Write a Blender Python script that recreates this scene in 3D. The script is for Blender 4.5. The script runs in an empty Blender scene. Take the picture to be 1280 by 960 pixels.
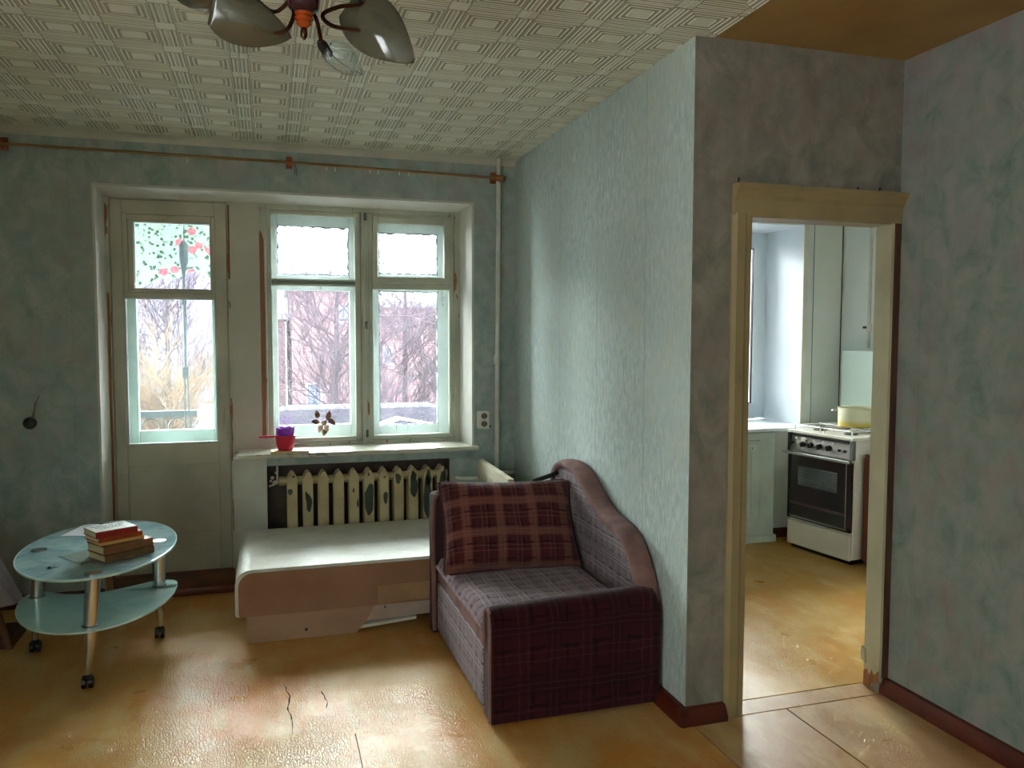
import bpy, bmesh, math, random
from math import sin, cos, pi, radians
from mathutils import Vector, Matrix, noise
random.seed(7)
SC = bpy.context.scene
COL = SC.collection

# ---------------------------------------------------------------- camera
cam = bpy.data.objects.new('camera', bpy.data.cameras.new('camera')); COL.objects.link(cam)
cam.data.sensor_width = 36; cam.data.lens = 36 * 1000 / 1280
YAW, PITCH, ROLL = radians(17.03), radians(3.487), radians(.105)
F = Vector((sin(YAW)*cos(PITCH), cos(YAW)*cos(PITCH), -sin(PITCH)))
Rv = Vector((cos(YAW), -sin(YAW), 0)); Uv = Rv.cross(F)
Rv, Uv = Rv*cos(ROLL)+Uv*sin(ROLL), Uv*cos(ROLL)-Rv*sin(ROLL)
cam.matrix_world = Matrix(((Rv.x, Uv.x, -F.x, 0), (Rv.y, Uv.y, -F.y, 0), (Rv.z, Uv.z, -F.z, 1.55), (0, 0, 0, 1)))
cam.data.clip_start = .02; cam.data.clip_end = 300
SC.camera = cam

# ---------------------------------------------------------------- sky, light, exposure
w = bpy.data.worlds.new('world'); SC.world = w; w.use_nodes = True
bg = w.node_tree.nodes['Background']
bg.inputs[0].default_value = (.86, .95, 1.0, 1); bg.inputs[1].default_value = 6.0
sun = bpy.data.objects.new('sun', bpy.data.lights.new('sun', 'SUN')); COL.objects.link(sun)
sun.data.energy = 33; sun.data.angle = radians(115); sun.data.color = (1, .97, .92)
sun.rotation_euler = Vector((.30, -1, -.50)).to_track_quat('-Z', 'Y').to_euler()   # hazy sun beyond the houses
SC.view_settings.view_transform = 'Standard'; SC.view_settings.look = 'None'
SC.view_settings.exposure = 1.3; SC.view_settings.gamma = 1.0
SC.cycles.max_bounces = 12; SC.cycles.diffuse_bounces = 8; SC.cycles.transparent_max_bounces = 16

# ---------------------------------------------------------------- helpers
def s2l(c):
    return tuple((v/255/12.92 if v/255 <= .04045 else ((v/255+.055)/1.055)**2.4) for v in c)

class NT:
    def __init__(s, name):
        s.m = bpy.data.materials.new(name); s.m.use_nodes = True
        s.t = s.m.node_tree; s.n = s.t.nodes; s.l = s.t.links
        s.b = s.n['Principled BSDF']; s.out = s.n['Material Output']
    def new(s, k, **kw):
        n = s.n.new(k)
        for a, v in kw.items(): setattr(n, a, v)
        return n
    def link(s, a, b): s.l.new(a, b)
    def coord(s, stretch=(1, 1, 1), rot=(0, 0, 0)):
        if not hasattr(s, 'tc'): s.tc = s.new('ShaderNodeTexCoord')
        m = s.new('ShaderNodeMapping'); m.inputs['Scale'].default_value = stretch; m.inputs['Rotation'].default_value = rot
        s.link(s.tc.outputs['Object'], m.inputs['Vector']); return m.outputs[0]
    def noise(s, scale, detail=4, stretch=(1, 1, 1), rough=.55, dist=0):
        n = s.new('ShaderNodeTexNoise'); n.inputs['Scale'].default_value = scale; n.inputs['Detail'].default_value = detail
        n.inputs['Roughness'].default_value = rough; n.inputs['Distortion'].default_value = dist
        s.link(s.coord(stretch), n.inputs['Vector']); return n.outputs['Fac']
    def voro(s, scale, feature='F1', stretch=(1, 1, 1)):
        n = s.new('ShaderNodeTexVoronoi', feature=feature); n.inputs['Scale'].default_value = scale
        s.link(s.coord(stretch), n.inputs['Vector']); return n
    def ramp(s, fac, stops, interp='LINEAR'):
        r = s.new('ShaderNodeValToRGB'); r.color_ramp.interpolation = interp
        e = r.color_ramp.elements
        while len(e) < len(stops): e.new(.5)
        for i, (p, c) in enumerate(stops):
            e[i].position = p; e[i].color = (tuple(c)+(1,)) if not isinstance(c, (int, float)) else (c, c, c, 1)
        s.link(fac, r.inputs[0]); return r.outputs[0]
    def math(s, op, a, b=None, c=None):
        n = s.new('ShaderNodeMath', operation=op)
        for i, v in enumerate((a, b, c)):
            if v is None: continue
            if isinstance(v, (int, float)): n.inputs[i].default_value = v
            else: s.link(v, n.inputs[i])
        return n.outputs[0]
    def mix(s, fac, a, b, mode='MIX'):
        n = s.new('ShaderNodeMix', data_type='RGBA', blend_type=mode)
        for sock, v in ((n.inputs[0], fac), (n.inputs[6], a), (n.inputs[7], b)):
            if isinstance(v, (int, float)): sock.default_value = v
            elif isinstance(v, tuple): sock.default_value = v+(1,)
            else: s.link(v, sock)
        return n.outputs[2]
    def bump(s, h, strength=.3, dist=.01):
        b = s.new('ShaderNodeBump'); b.inputs['Strength'].default_value = strength; b.inputs['Distance'].default_value = dist
        s.link(h, b.inputs['Height'])
        if s.b.inputs['Normal'].is_linked: s.link(s.b.inputs['Normal'].links[0].from_socket, b.inputs['Normal'])
        s.link(b.outputs[0], s.b.inputs['Normal']); return b
    def base(s, c):
        if isinstance(c, tuple): s.b.inputs['Base Color'].default_value = c+(1,)
        else: s.link(c, s.b.inputs['Base Color'])
    def set(s, **k):
        for a, v in k.items(): s.b.inputs[a.replace('_', ' ')].default_value = v
        return s

def mat(name, c1, c2=None, scale=6, rough=.6, metal=0, bump=0, bscale=60, stretch=(1, 1, 1), lo=.35, hi=.65, spec=.5):
    t = NT(name); t.set(Roughness=rough, Metallic=metal)
    t.b.inputs['Specular IOR Level'].default_value = spec
    c1 = s2l(c1)
    if c2: t.base(t.ramp(t.noise(scale, 5, stretch), [(lo, c1), (hi, s2l(c2))]))
    else: t.base(c1)
    if bump: t.bump(t.noise(bscale, 4, stretch), bump, .004)
    return t.m

def paint_worn(name, c, wood, amount=.62, scale=9, stretch=(1, 1, .25), rough=.45):
    """old gloss paint with chipped spots that bare the wood"""
    t = NT(name); t.set(Roughness=rough)
    f = t.noise(scale, 6, stretch, .7)
    k = t.ramp(f, [(amount, 0), (amount+.015, 1)])
    base = t.ramp(t.noise(3, 4), [(.35, s2l(c)), (.7, s2l(tuple(int(v*.86) for v in c)))])
    t.base(t.mix(k, base, s2l(wood))); t.bump(k, -.4, .002); t.bump(t.noise(40, 4, stretch), .15, .002)
    return t.m

def glass(name, tint=(.97, 1, 1), dirt=.04, dirtc=(.8, .85, .85), dscale=6):
    t = NT(name)
    tr = t.new('ShaderNodeBsdfTransparent'); tr.inputs[0].default_value = tint+(1,)
    gl = t.new('ShaderNodeBsdfGlossy'); gl.inputs['Roughness'].default_value = .03
    fr = t.new('ShaderNodeFresnel'); fr.inputs['IOR'].default_value = 1.45
    m1 = t.new('ShaderNodeMixShader'); t.link(fr.outputs[0], m1.inputs[0]); t.link(tr.outputs[0], m1.inputs[1]); t.link(gl.outputs[0], m1.inputs[2])
    df = t.new('ShaderNodeBsdfTranslucent'); df.inputs[0].default_value = dirtc+(1,)
    m2 = t.new('ShaderNodeMixShader'); t.link(t.ramp(t.noise(dscale, 5), [(.3, dirt*.4), (.8, dirt*2)]), m2.inputs[0])
    t.link(m1.outputs[0], m2.inputs[1]); t.link(df.outputs[0], m2.inputs[2])
    t.link(m2.outputs[0], t.out.inputs[0]); return t.m

def plaid(name, axes, base, band, line, dark, pa=.16, pb=.13, rough=.95, la=.5):
    """woven checks: two crossed sets of bands and thin lines"""
    t = NT(name); t.set(Roughness=rough); t.b.inputs['Specular IOR Level'].default_value = .15
    t.b.inputs['Sheen Weight'].default_value = .15
    sp = t.new('ShaderNodeSeparateXYZ'); t.link(t.coord(), sp.inputs[0])
    ws = t.noise(7, 3)
    ax = [sp.outputs['xyz'.index(a)] for a in axes]
    col = t.ramp(t.noise(14, 4), [(.3, s2l(base)), (.75, s2l(tuple(int(v*.82) for v in base)))])
    for i, (a, p) in enumerate(zip(ax, (pa, pb))):
        ph = t.math('ADD', t.math('MULTIPLY', a, 1/p), t.math('MULTIPLY', ws, .12))
        fr = t.math('FRACT', ph)
        bnd = t.ramp(fr, [(0, 0), (.52, 0), (.55, .55), (.78, .55), (.81, 0)])
        col = t.mix(bnd, col, s2l(band))
        ln = t.ramp(fr, [(0, 0), (.10, 0), (.12, la), (.14, 0), (.24, 0), (.255, la), (.275, 0), (.60, 0), (.615, la), (.635, 0), (.70, 0), (.715, la), (.735, 0)])
        col = t.mix(ln, col, s2l(line))
        dk = t.ramp(fr, [(0, .0), (.30, 0), (.31, .8), (.35, .8), (.36, 0), (.85, 0), (.86, .8), (.885, .8), (.895, 0)])
        fr2 = t.math('FRACT', t.math('MULTIPLY', ax[1-i], 1.7/p))
        dk = t.math('MULTIPLY', dk, t.ramp(fr2, [(0, .25), (.5, .25), (.52, 1)]))
        col = t.mix(dk, col, s2l(dark))
    t.base(col); t.bump(t.noise(350, 2), .35, .002); t.bump(t.noise(9, 4), .35, .02)
    return t.m

# geometry ---------------------------------------------------------------
def BM(): return bmesh.new()
def box(bm, x0, x1, y0, y1, z0, z1, mt=None):
    vs = [bm.verts.new(v) for v in ((x0,y0,z0),(x1,y0,z0),(x1,y1,z0),(x0,y1,z0),(x0,y0,z1),(x1,y0,z1),(x1,y1,z1),(x0,y1,z1))]
    for q in ((3,2,1,0),(4,5,6,7),(0,1,5,4),(1,2,6,5),(2,3,7,6),(3,0,4,7)): bm.faces.new([vs[i] for i in q])
    if mt is not None: bmesh.ops.transform(bm, matrix=mt, verts=vs)
    return vs
def rbox(bm, x0, x1, y0, y1, z0, z1, r=.01, seg=3, mt=None):
    b2 = bmesh.new(); box(b2, x0, x1, y0, y1, z0, z1)
    bmesh.ops.bevel(b2, geom=b2.edges[:], offset=r, segments=seg, profile=.5, affect='EDGES')
    if mt is not None: bmesh.ops.transform(b2, matrix=mt, verts=b2.verts)
    merge(bm, b2)
def merge(bm, b2):
    me = bpy.data.meshes.new('tmp'); b2.to_mesh(me); b2.free(); bm.from_mesh(me); bpy.data.meshes.remove(me)
def tube(bm, pts, r, seg=10, cap=True):
    pts = [Vector(p) for p in pts]; n = len(pts)
    rs = r if isinstance(r, (list, tuple)) else [r]*n
    rings = []; prev = None
    for i, p in enumerate(pts):
        d = (pts[min(i+1, n-1)]-pts[max(i-1, 0)]).normalized()
        if prev is None:
            a = d.orthogonal().normalized()
        else:
            a = prev-d*prev.dot(d); a.normalize()
        prev = a; b = d.cross(a)
        rings.append([bm.verts.new(p+(a*cos(2*pi*k/seg)+b*sin(2*pi*k/seg))*rs[i]) for k in range(seg)])
    for i in range(n-1):
        for k in range(seg):
            bm.faces.new((rings[i][k], rings[i][(k+1) % seg], rings[i+1][(k+1) % seg], rings[i+1][k]))
    if cap: bm.faces.new(rings[0][::-1]); bm.faces.new(rings[-1])
def lathe(bm, prof, seg=24, c=(0, 0, 0), closed=False):
    c = Vector(c); rings = []
    for r, z in prof:
        rings.append([bm.verts.new(c+Vector((max(r, 1e-4)*cos(2*pi*k/seg), max(r, 1e-4)*sin(2*pi*k/seg), z))) for k in range(seg)])
    for i in range(len(prof)-1):
        for k in range(seg): bm.faces.new((rings[i][k], rings[i][(k+1) % seg], rings[i+1][(k+1) % seg], rings[i+1][k]))
    bm.faces.new(rings[0][::-1]); bm.faces.new(rings[-1])
def prism(bm, pts, axis, a0, a1):
    """extrude a 2D outline along an axis"""
    def V(p, a):
        return {'x': (a, p[0], p[1]), 'y': (p[0], a, p[1]), 'z': (p[0], p[1], a)}[axis]
    A = [bm.verts.new(V(p, a0)) for p in pts]; B = [bm.verts.new(V(p, a1)) for p in pts]
    n = len(pts); bm.faces.new(A[::-1]); bm.faces.new(B)
    for i in range(n): bm.faces.new((A[i], A[(i+1) % n], B[(i+1) % n], B[i]))
def smooth_curve(ctrl, n=8):
    P = [Vector(c) for c in ctrl]; P = [P[0]]+P+[P[-1]]; out = []
    for i in range(1, len(P)-2):
        for k in range(n):
            t = k/n; a, b, c, d = P[i-1:i+3]
            out.append(.5*((2*b)+(c-a)*t+(2*a-5*b+4*c-d)*t*t+(3*b-a-3*c+d)*t**3))
    out.append(P[-2]); return out

def obj(name, bm, m, parent=None, smooth=False, kind=None, label=None):
    if isinstance(bm, bpy.types.Mesh): me = bm
    else:
        bmesh.ops.recalc_face_normals(bm, faces=bm.faces)
        me = bpy.data.meshes.new(name); bm.to_mesh(me); bm.free()
        if smooth:
            me.polygons.foreach_set('use_smooth', [True]*len(me.polygons)); me.update()
            if smooth != 'all':
                me.set_sharp_from_angle(angle=radians(38))
        if m: me.materials.append(m)
    o = bpy.data.objects.new(name, me); COL.objects.link(o)
    if parent: o.parent = parent
    if kind: o['kind'] = kind
    if label: o['label'] = label
    return o
def thing(name, label, cat, loc=(0, 0, 0), rz=0, group=None):
    o = bpy.data.objects.new(name, None); COL.objects.link(o); o.empty_display_size = .1
    o.location = loc; o.rotation_euler = (0, 0, rz); o['label'] = label; o['category'] = cat
    if group: o['group'] = group
    return o
def tag(o, label, cat, group=None):
    o['label'] = label; o['category'] = cat
    if group: o['group'] = group
    return o
def struct(name, bm, m, parent=None, **k): return obj(name, bm, m, parent, kind=None if parent else 'structure', **k)

# ---------------------------------------------------------------- materials
def wallpaper(name, cols, streak, axis):
    t = NT(name); t.set(Roughness=.8); t.b.inputs['Specular IOR Level'].default_value = .25
    if streak:
        f = t.noise(62, 6, (1, 1, .28), .7, .6)
        g = t.noise(2.2, 4)
    else:
        f = t.noise(9, 6, (1, 1, .8), .66, .5)
        g = t.noise(2.6, 5, (1, 1, .9), .6)
    c = t.ramp(f, [(.28, s2l(cols[0])), (.47, s2l(cols[1])), (.62, s2l(cols[2]))])
    c2 = t.ramp(t.noise(13, 5, (1, 1, .7)), [(.4, s2l(cols[1])), (.6, s2l(cols[3]))])
    c = t.mix(t.ramp(g, [(.42, 0), (.62, .6)]), c, c2)
    sp = t.new('ShaderNodeSeparateXYZ'); t.link(t.coord(), sp.inputs[0])
    fr = t.math('FRACT', t.math('MULTIPLY', sp.outputs['xyz'.index(axis)], 1/.53))
    k_ = .5 if streak else .16
    c = t.mix(t.ramp(fr, [(0, k_), (.006, k_), (.010, 0)]), c, s2l(tuple(int(v*.6) for v in cols[1])))
    t.base(c); t.bump(t.noise(60 if streak else 90, 5, (1, 1, .25 if streak else 1)), .45 if streak else .22, .004)
    return t.m
m_wp_back = wallpaper('wallpaper_mottled_grey', ((126, 150, 144), (154, 170, 164), (178, 184, 178), (166, 156, 152)), False, 'x')
m_wp_part = wallpaper('wallpaper_streaked_pale', ((150, 168, 166), (178, 194, 190), (204, 214, 210), (188, 196, 184)), True, 'y')
m_wp_door = wallpaper('wallpaper_mottled_brown_grey', ((104, 108, 98), (132, 128, 116), (148, 142, 130), (128, 110, 104)), False, 'x')
m_wp_right = wallpaper('wallpaper_mottled_green_grey', ((104, 122, 114), (132, 142, 134), (150, 148, 142), (142, 122, 122)), False, 'y')
m_plaster = mat('plaster_white', (206, 206, 194), (186, 186, 176), 4, .7, bump=.12, bscale=18)
m_kwall = mat('kitchen_wall_paint', (230, 236, 232), (218, 226, 222), 2, .45, bump=.1, bscale=14)
m_kpanel = mat('kitchen_white_plastic', (222, 230, 236), (212, 222, 228), 2, .3)
m_paint = paint_worn('window_paint_cream', (200, 204, 186), (140, 96, 56), .68)
m_paint_w = paint_worn('window_paint_chipped', (198, 200, 182), (150, 104, 62), .60)
m_mint = paint_worn('mint_paint', (188, 212, 204), (150, 160, 140), .70)
m_barewood = mat('bare_wood', (166, 112, 70), (128, 78, 44), 8, .7, bump=.3, bscale=30, stretch=(4, 4, .3))
m_doorpaint = paint_worn('door_paint_cream', (196, 192, 172), (128, 90, 52), .74, 5)
m_casing = paint_worn('casing_paint_ochre', (160, 142, 102), (120, 84, 40), .72, 6)
m_jamb = paint_worn('jamb_paint_pale', (196, 190, 160), (140, 104, 62), .66, 7)
m_sill = paint_worn('sill_paint', (206, 206, 188), (130, 130, 112), .60, 12, (.4, 1, 1), .3)
m_skirt = mat('baseboard_oxblood', (98, 34, 18), (66, 22, 12), 5, .35, bump=.1)
m_thresh = mat('threshold_brown', (120, 56, 22), (80, 36, 14), 6, .35, bump=.1)
m_steel = mat('chrome', (205, 205, 205), None, rough=.22, metal=1)
m_brass = mat('aged_brass', (96, 62, 36), (60, 36, 22), 12, .25, metal=.9)
m_black = mat('black_plastic', (22, 18, 20), None, rough=.35)
m_white = mat('white_plastic', (222, 220, 206), None, rough=.35)
m_pipe = mat('pipe_paint', (216, 218, 206), (198, 198, 184), 8, .35)
m_rod = mat('varnished_wood', (150, 116, 62), (118, 86, 44), 14, .35, stretch=(.3, 2, 2))
m_recess = mat('recess_dark_plaster', (96, 84, 76), (66, 56, 52), 5, .8, bump=.2)  # darker grey brown tone for the recess lining
m_glass = glass('window_glass', dirt=.002)
m_glass2 = glass('window_glass_dusty', dirt=.005)

def floor_mat(name, a, b, c, wear=.5):
    t = NT(name)
    n1 = t.noise(1.6, 6, (1, 1, 1), .6, .3); n2 = t.noise(7, 6, (1, .35, 1), .65)
    col = t.ramp(n1, [(.32, s2l(a)), (.5, s2l(b)), (.68, s2l(c))])
    col = t.mix(t.ramp(n2, [(.48, 0), (.66, .6)]), col, s2l((214, 186, 126)))
    sc = t.ramp(t.noise(34, 6, (1, .5, 1), .7), [(.66, 0), (.70, .8)])
    col = t.mix(t.math('MULTIPLY', sc, t.ramp(t.noise(1.1, 3), [(.45, 0), (.6, wear)])), col, s2l((70, 52, 34)))
    t.base(col)
    r = t.ramp(t.noise(5, 5), [(.3, .26), (.7, .44)]); t.link(r, t.b.inputs['Roughness']); t.b.inputs['Specular IOR Level'].default_value = .30
    v = t.voro(100, 'DISTANCE_TO_EDGE', (1, .55, 1))
    cr = t.ramp(v.outputs['Distance'], [(0, 0), (.09, 1)])
    msk = t.ramp(t.noise(1.3, 4), [(.40, .1), (.58, 1)])
    h = t.mix(msk, (1., 1., 1.), cr)
    t.bump(h, .9, .0022); t.bump(t.noise(9, 5, (1, 1, 1)), .25, .012); t.bump(t.noise(60, 4), .25, .0015)
    return t.m
m_floor = floor_mat('floor_paint_ochre', (204, 128, 46), (204, 150, 78), (210, 174, 118))
m_floor2 = floor_mat('floor_paint_pale_ochre', (176, 124, 70), (184, 142, 94), (190, 158, 116), .9)
m_kfloor = floor_mat('kitchen_floor_ochre', (196, 136, 52), (190, 144, 64), (200, 164, 96), .9)

# ---------------------------------------------------------------- structure
H = 2.7; XP = 1.58; YW = 5.10; YD = 2.78; XR = 2.56; XL = -1.9; YB = -1.2; YF = 5.38
NX0, NX1, NZ = -.926, 1.288, 2.40
# window wall
bm = BM()
box(bm, XL-.1, NX0, YW, 5.62, -.02, H)
box(bm, NX1, 1.64, YW, 5.62, -.02, H)
box(bm, NX0, NX1, YW, 5.62, NZ, H)
box(bm, -.205, -.012, YW, 5.62, -.02, .795)
box(bm, 1.135, NX1, YW, 5.62, -.02, .795)
box(bm, -.012, 1.135, YW, 5.62, .745, .795)
struct('wall_back', bm, m_wp_back)
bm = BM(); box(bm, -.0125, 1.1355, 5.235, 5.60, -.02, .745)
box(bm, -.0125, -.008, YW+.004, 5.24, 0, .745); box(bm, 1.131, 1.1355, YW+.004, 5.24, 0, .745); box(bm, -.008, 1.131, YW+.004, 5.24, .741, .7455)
struct('trim_1', bm, m_recess)['label'] = 'dark plaster lining of the radiator recess'
# niche lining
bm = BM()
prism(bm, [(NX0-.012, YW-.004), (NX0+.002, YW-.004), (NX0+.004, YF+.02), (NX0-.012, YF+.02)], 'z', 0, NZ+.01)
prism(bm, [(NX1+.012, YW-.004), (NX1-.002, YW-.004), (NX1-.022, YF+.02), (NX1+.012, YF+.02)], 'z', .8, NZ+.01)
prism(bm, [(YW-.004, NZ+.012), (YW-.004, NZ-.002), (YF+.02, NZ-.022), (YF+.02, NZ+.012)], 'x', NX0, NX1)
box(bm, -.2065, -.012, YW-.003, YF+.05, .0, .796)
struct('trim_2', bm, m_plaster)['label'] = 'white plaster reveal round the balcony door and window'
bm = BM(); box(bm, -.212, -.036, YF-.03, YF+.06, .8, NZ-.012)
struct('trim_7', bm, mat('post_cream', (196, 194, 178), (186, 182, 166), 3, .55, bump=.08))['label'] = 'cream painted post between the balcony door and the window'
# side, rear walls
bm = BM(); box(bm, XL-.25, XL, YB-.25, -.9, -.02, H); box(bm, XL-.25, XL, .45, 5.62, -.02, H); box(bm, XL-.25, XL, -.9, .45, -.02, .85); box(bm, XL-.25, XL, -.9, .45, 2.25, H)  # left wall, with an opening for the added fill window
struct('wall_left', bm, m_wp_back)
w3 = bpy.data.objects.new('fill_window', None); COL.objects.link(w3); w3['kind'] = 'structure'  # unseen window added in the left wall to let in fill daylight
bm = BM(); box(bm, XL-.16, XL-.1, -.9, -.84, .85, 2.25); box(bm, XL-.16, XL-.1, .39, .45, .85, 2.25); box(bm, XL-.16, XL-.1, -.84, .39, .85, .92); box(bm, XL-.16, XL-.1, -.84, .39, 2.19, 2.25)
obj('sash', bm, m_plaster, w3)
bm = BM(); box(bm, XL-.17, XL-.09, -.245, -.205, .92, 2.19); obj('fill_window_mullion', bm, m_plaster, w3)
bm = BM(); box(bm, XL-.26, XL+.12, -.95, .50, .82, .85); obj('window_sill', bm, m_plaster, w3)
bm = BM(); box(bm, XL, XR+.1, YB-.1, YB, -.02, H); struct('wall_rear', bm, m_wp_back)
bm = BM(); box(bm, XP, 1.66, YD+.001, YW+.15, -.02, H); struct('wall_partition', bm, m_wp_part)
bm = BM(); box(bm, XP+.0005, 1.83, YD, 2.88, -.02, H); box(bm, 1.83, 2.525, YD, 2.88, 2.03, H); box(bm, 2.525, XR+.02, YD, 2.856, -.02, H)
struct('wall_doorway', bm, m_wp_door)
bm = BM(); box(bm, XR, XR+.1, YB-.1, 2.8, -.02, H); struct('wall_right', bm, m_wp_right)
# kitchen shell
KX, KY = 4.30, 5.25
bm = BM()
box(bm, 1.66, 2.70, KY, 5.85, -.02, H); box(bm, 3.95, KX+.1, KY, 5.85, -.02, H)
box(bm, 2.70, 3.95, KY, 5.85, 2.40, H); box(bm, 2.70, 3.95, KY, 5.85, -.02, .835)
struct('wall_kitchen_back', bm, m_kwall)
bm = BM(); box(bm, KX, KX+.1, 2.7, 5.85, -.02, H); struct('wall_kitchen_right', bm, m_kwall)
bm = BM(); box(bm, XR+.021, KX, YD+.03, 2.856, -.02, H); box(bm, 1.66, 1.665, 2.88, KY, 0, H); box(bm, 1.666, 1.83, 2.8805, 2.884, 0, H)
struct('wall_kitchen_front', bm, m_kwall)
# reveal lining + plastic corner strips
bm = BM()
box(bm, 3.938, 3.951, KY-.006, 5.80, .86, 2.40); box(bm, 2.69, 3.95, KY-.006, 5.80, 2.388, 2.401); box(bm, 2.699, 2.712, KY-.006, 5.80, .86, 2.40)
struct('trim_3', bm, m_kpanel)
bm = BM()
box(bm, 3.936, 3.975, KY-.012, KY+.002, .86, 2.44); box(bm, 2.66, 3.975, KY-.012, KY+.002, 2.394, 2.44)
struct('trim_4', bm, m_white)
bm = BM(); box(bm, 3.976, 3.981, KY-.004, KY+.002, .5, 2.44); box(bm, 4.294, 4.302, KY-.004, KY+.002, 1.0, 2.7)
box(bm, 4.035, 4.038, KY-.003, KY+.002, .1, 2.6)
struct('trim_5', bm, mat('dark_gap', (52, 60, 58)))
# kitchen window
wf = BM()
def frame_yz(bm, x0, x1, z0, z1, y0, y1, t):
    box(bm, x0, x0+t, y0, y1, z0, z1); box(bm, x1-t, x1, y0, y1, z0, z1)
    box(bm, x0+t, x1-t, y0, y1, z0, z0+t); box(bm, x0+t, x1-t, y0, y1, z1-t, z1)
kw = bpy.data.objects.new('window_2', None); COL.objects.link(kw); kw['kind'] = 'structure'
frame_yz(wf, 2.712, 3.938, .87, 2.385, 5.72, 5.79, .075); obj('window_frame', wf, m_kpanel, kw)
bm = BM(); frame_yz(bm, 2.79, 3.862, .946, 2.309, 5.70, 5.77, .05); box(bm, 3.3, 3.4, 5.70, 5.77, .99, 2.26); obj('sash', bm, m_kpanel, kw)
bm = BM(); frame_yz(bm, 2.838, 3.814, .994, 2.261, 5.71, 5.735, .008); obj('gasket', bm, m_black, kw)
bm = BM(); box(bm, 2.84, 3.812, 5.735, 5.74, .99, 2.262); obj('pane', bm, m_glass, kw)
bm = BM(); rbox(bm, 2.64, 3.99, 5.09, 5.745, .838, .862, .006); obj('window_sill', bm, m_kpanel, kw)

# ceiling: slab, plaster edge, painted vestibule ceiling, relief tiles
m_tile = mat('ceiling_tile_foam', (210, 212, 194), (198, 200, 180), 1.4, .75, bump=.1, bscale=120)
m_tgroove = mat('ceiling_tile_groove_shade', (160, 156, 134), (144, 140, 118), 3, .85)  # darker tone between the ribs, groove shade painted into the colour
m_slab = mat('ceiling_paint_white', (200, 198, 182), (186, 184, 168), 3, .8)
bm = BM(); box(bm, XL-.25, KX+.1, YB-.25, 5.9, H, H+.12)
ceil = struct('ceiling', bm, m_slab)
bm = BM(); box(bm, 1.66, XR, YB, YD, H-.006, H+.002)
obj('vestibule_ceiling_paint', bm, mat('ceiling_paint_ochre', (168, 138, 78), (148, 114, 62), 2.2, .5, bump=.15, bscale=10), ceil, label='bare ochre painted ceiling over the passage')
bm = BM(); prism(bm, [(5.03, 2.7), (5.03, 2.688), (5.06, 2.686), (5.085, 2.674), (5.10, 2.655), (5.11, 2.7)], 'x', XL, XP)
obj('plaster_edge', bm, m_slab, ceil, smooth=True)
def ridge(bm, p, q, wd, h, mit=0):
    """a low roof-shaped rib hanging from the tile face, ends mitred"""
    p, q = Vector(p), Vector(q); d = (q-p).normalized(); n = Vector((-d.y, d.x, 0))*wd/2
    a = [bm.verts.new(v) for v in (p-n, p+n, q+n, q-n)]
    b = [bm.verts.new(p+d*wd*.5+Vector((0, 0, -h))), bm.verts.new(q-d*wd*.5+Vector((0, 0, -h)))]
    bm.faces.new((a[1], b[0], b[1], a[2])); bm.faces.new((a[0], a[3], b[1], b[0])); bm.faces.new((a[0], b[0], a[1])); bm.faces.new((a[2], b[1], a[3]))
def tile_bm():
    bm = BM(); T = .5; zb = -.010
    rbox(bm, .0015, T-.0015, .0015, T-.0015, zb, 0, .0025, 1)
    for i in (0, 1):
        for j in (0, 1):
            cx, cy = .125+i*.25, .125+j*.25
            def quad(x0, x1, y0, y1, z, mi):
                f = bm.faces.new([bm.verts.new(v) for v in ((x0, y0, z), (x0, y1, z), (x1, y1, z), (x1, y0, z))]); f.material_index = mi
            quad(cx-.086, cx+.086, cy-.080, cy+.080, zb-.0004, 1); quad(cx-.036, cx+.036, cy-.029, cy+.029, zb-.0012, 0)
            for k in range(3):                       # nested frames stepping out from the plain centre
                a = .040+.0185*k; bb = .033+.0185*k
                for (p, q) in (((cx-a, cy-bb), (cx-a, cy+bb)), ((cx+a, cy-bb), (cx+a, cy+bb)), ((cx-a, cy-bb), (cx+a, cy-bb)), ((cx-a, cy+bb), (cx+a, cy+bb))):
                    ridge(bm, (*p, zb), (*q, zb), .0090, .0042 if p[0] == q[0] else .0026)
            for s in (-1, 1):                        # rib bundles along the cell edges
                quad(min(cx+s*.088, cx+s*.1235), max(cx+s*.088, cx+s*.1235), cy-.092, cy+.092, zb-.0004, 1)
                quad(cx-.092, cx+.092, min(cy+s*.092, cy+s*.1235), max(cy+s*.092, cy+s*.1235), zb-.0004, 1)
                for k in range(2):
                    o = .1165-.0165*k
                    ridge(bm, (cx+s*o, cy-.086, zb), (cx+s*o, cy+.086, zb), .0090, .0045)
                    ridge(bm, (cx-.088, cy+s*o, zb), (cx+.088, cy+s*o, zb), .0085, .0028)
    return bm
bm = tile_bm(); bmesh.ops.recalc_face_normals(bm, faces=bm.faces)
tme = bpy.data.meshes.new('ceiling_tile'); bm.to_mesh(tme); tme.materials.append(m_tile); tme.materials.append(m_tgroove)
def cut_tile(wd):
    b = bm.copy(); bmesh.ops.bisect_plane(b, geom=b.verts[:]+b.edges[:]+b.faces[:], plane_co=(wd, 0, 0), plane_no=(1, 0, 0), clear_outer=True)
    me = bpy.data.meshes.new('ceiling_tile_cut'); b.to_mesh(me); b.free(); me.materials.append(m_tile); me.materials.append(m_tgroove); return me
tcutA, tcutB = cut_tile(.168), cut_tile(.248)
for r in range(11):
    y0 = 5.03-.5*(r+1)
    if y0 < YB: break
    for c in range(7):
        me = tme; x0 = -1.59+.5*c
        if c == 6: me = tcutA if y0 > 2.6 else tcutB
        o = obj('ceiling_tile', me, None, ceil); o.location = (x0, y0, H)
        if (r*7+c) % 3 == 0: o.rotation_euler = (0, 0, random.uniform(-.002, .002))
bm.free()

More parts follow.
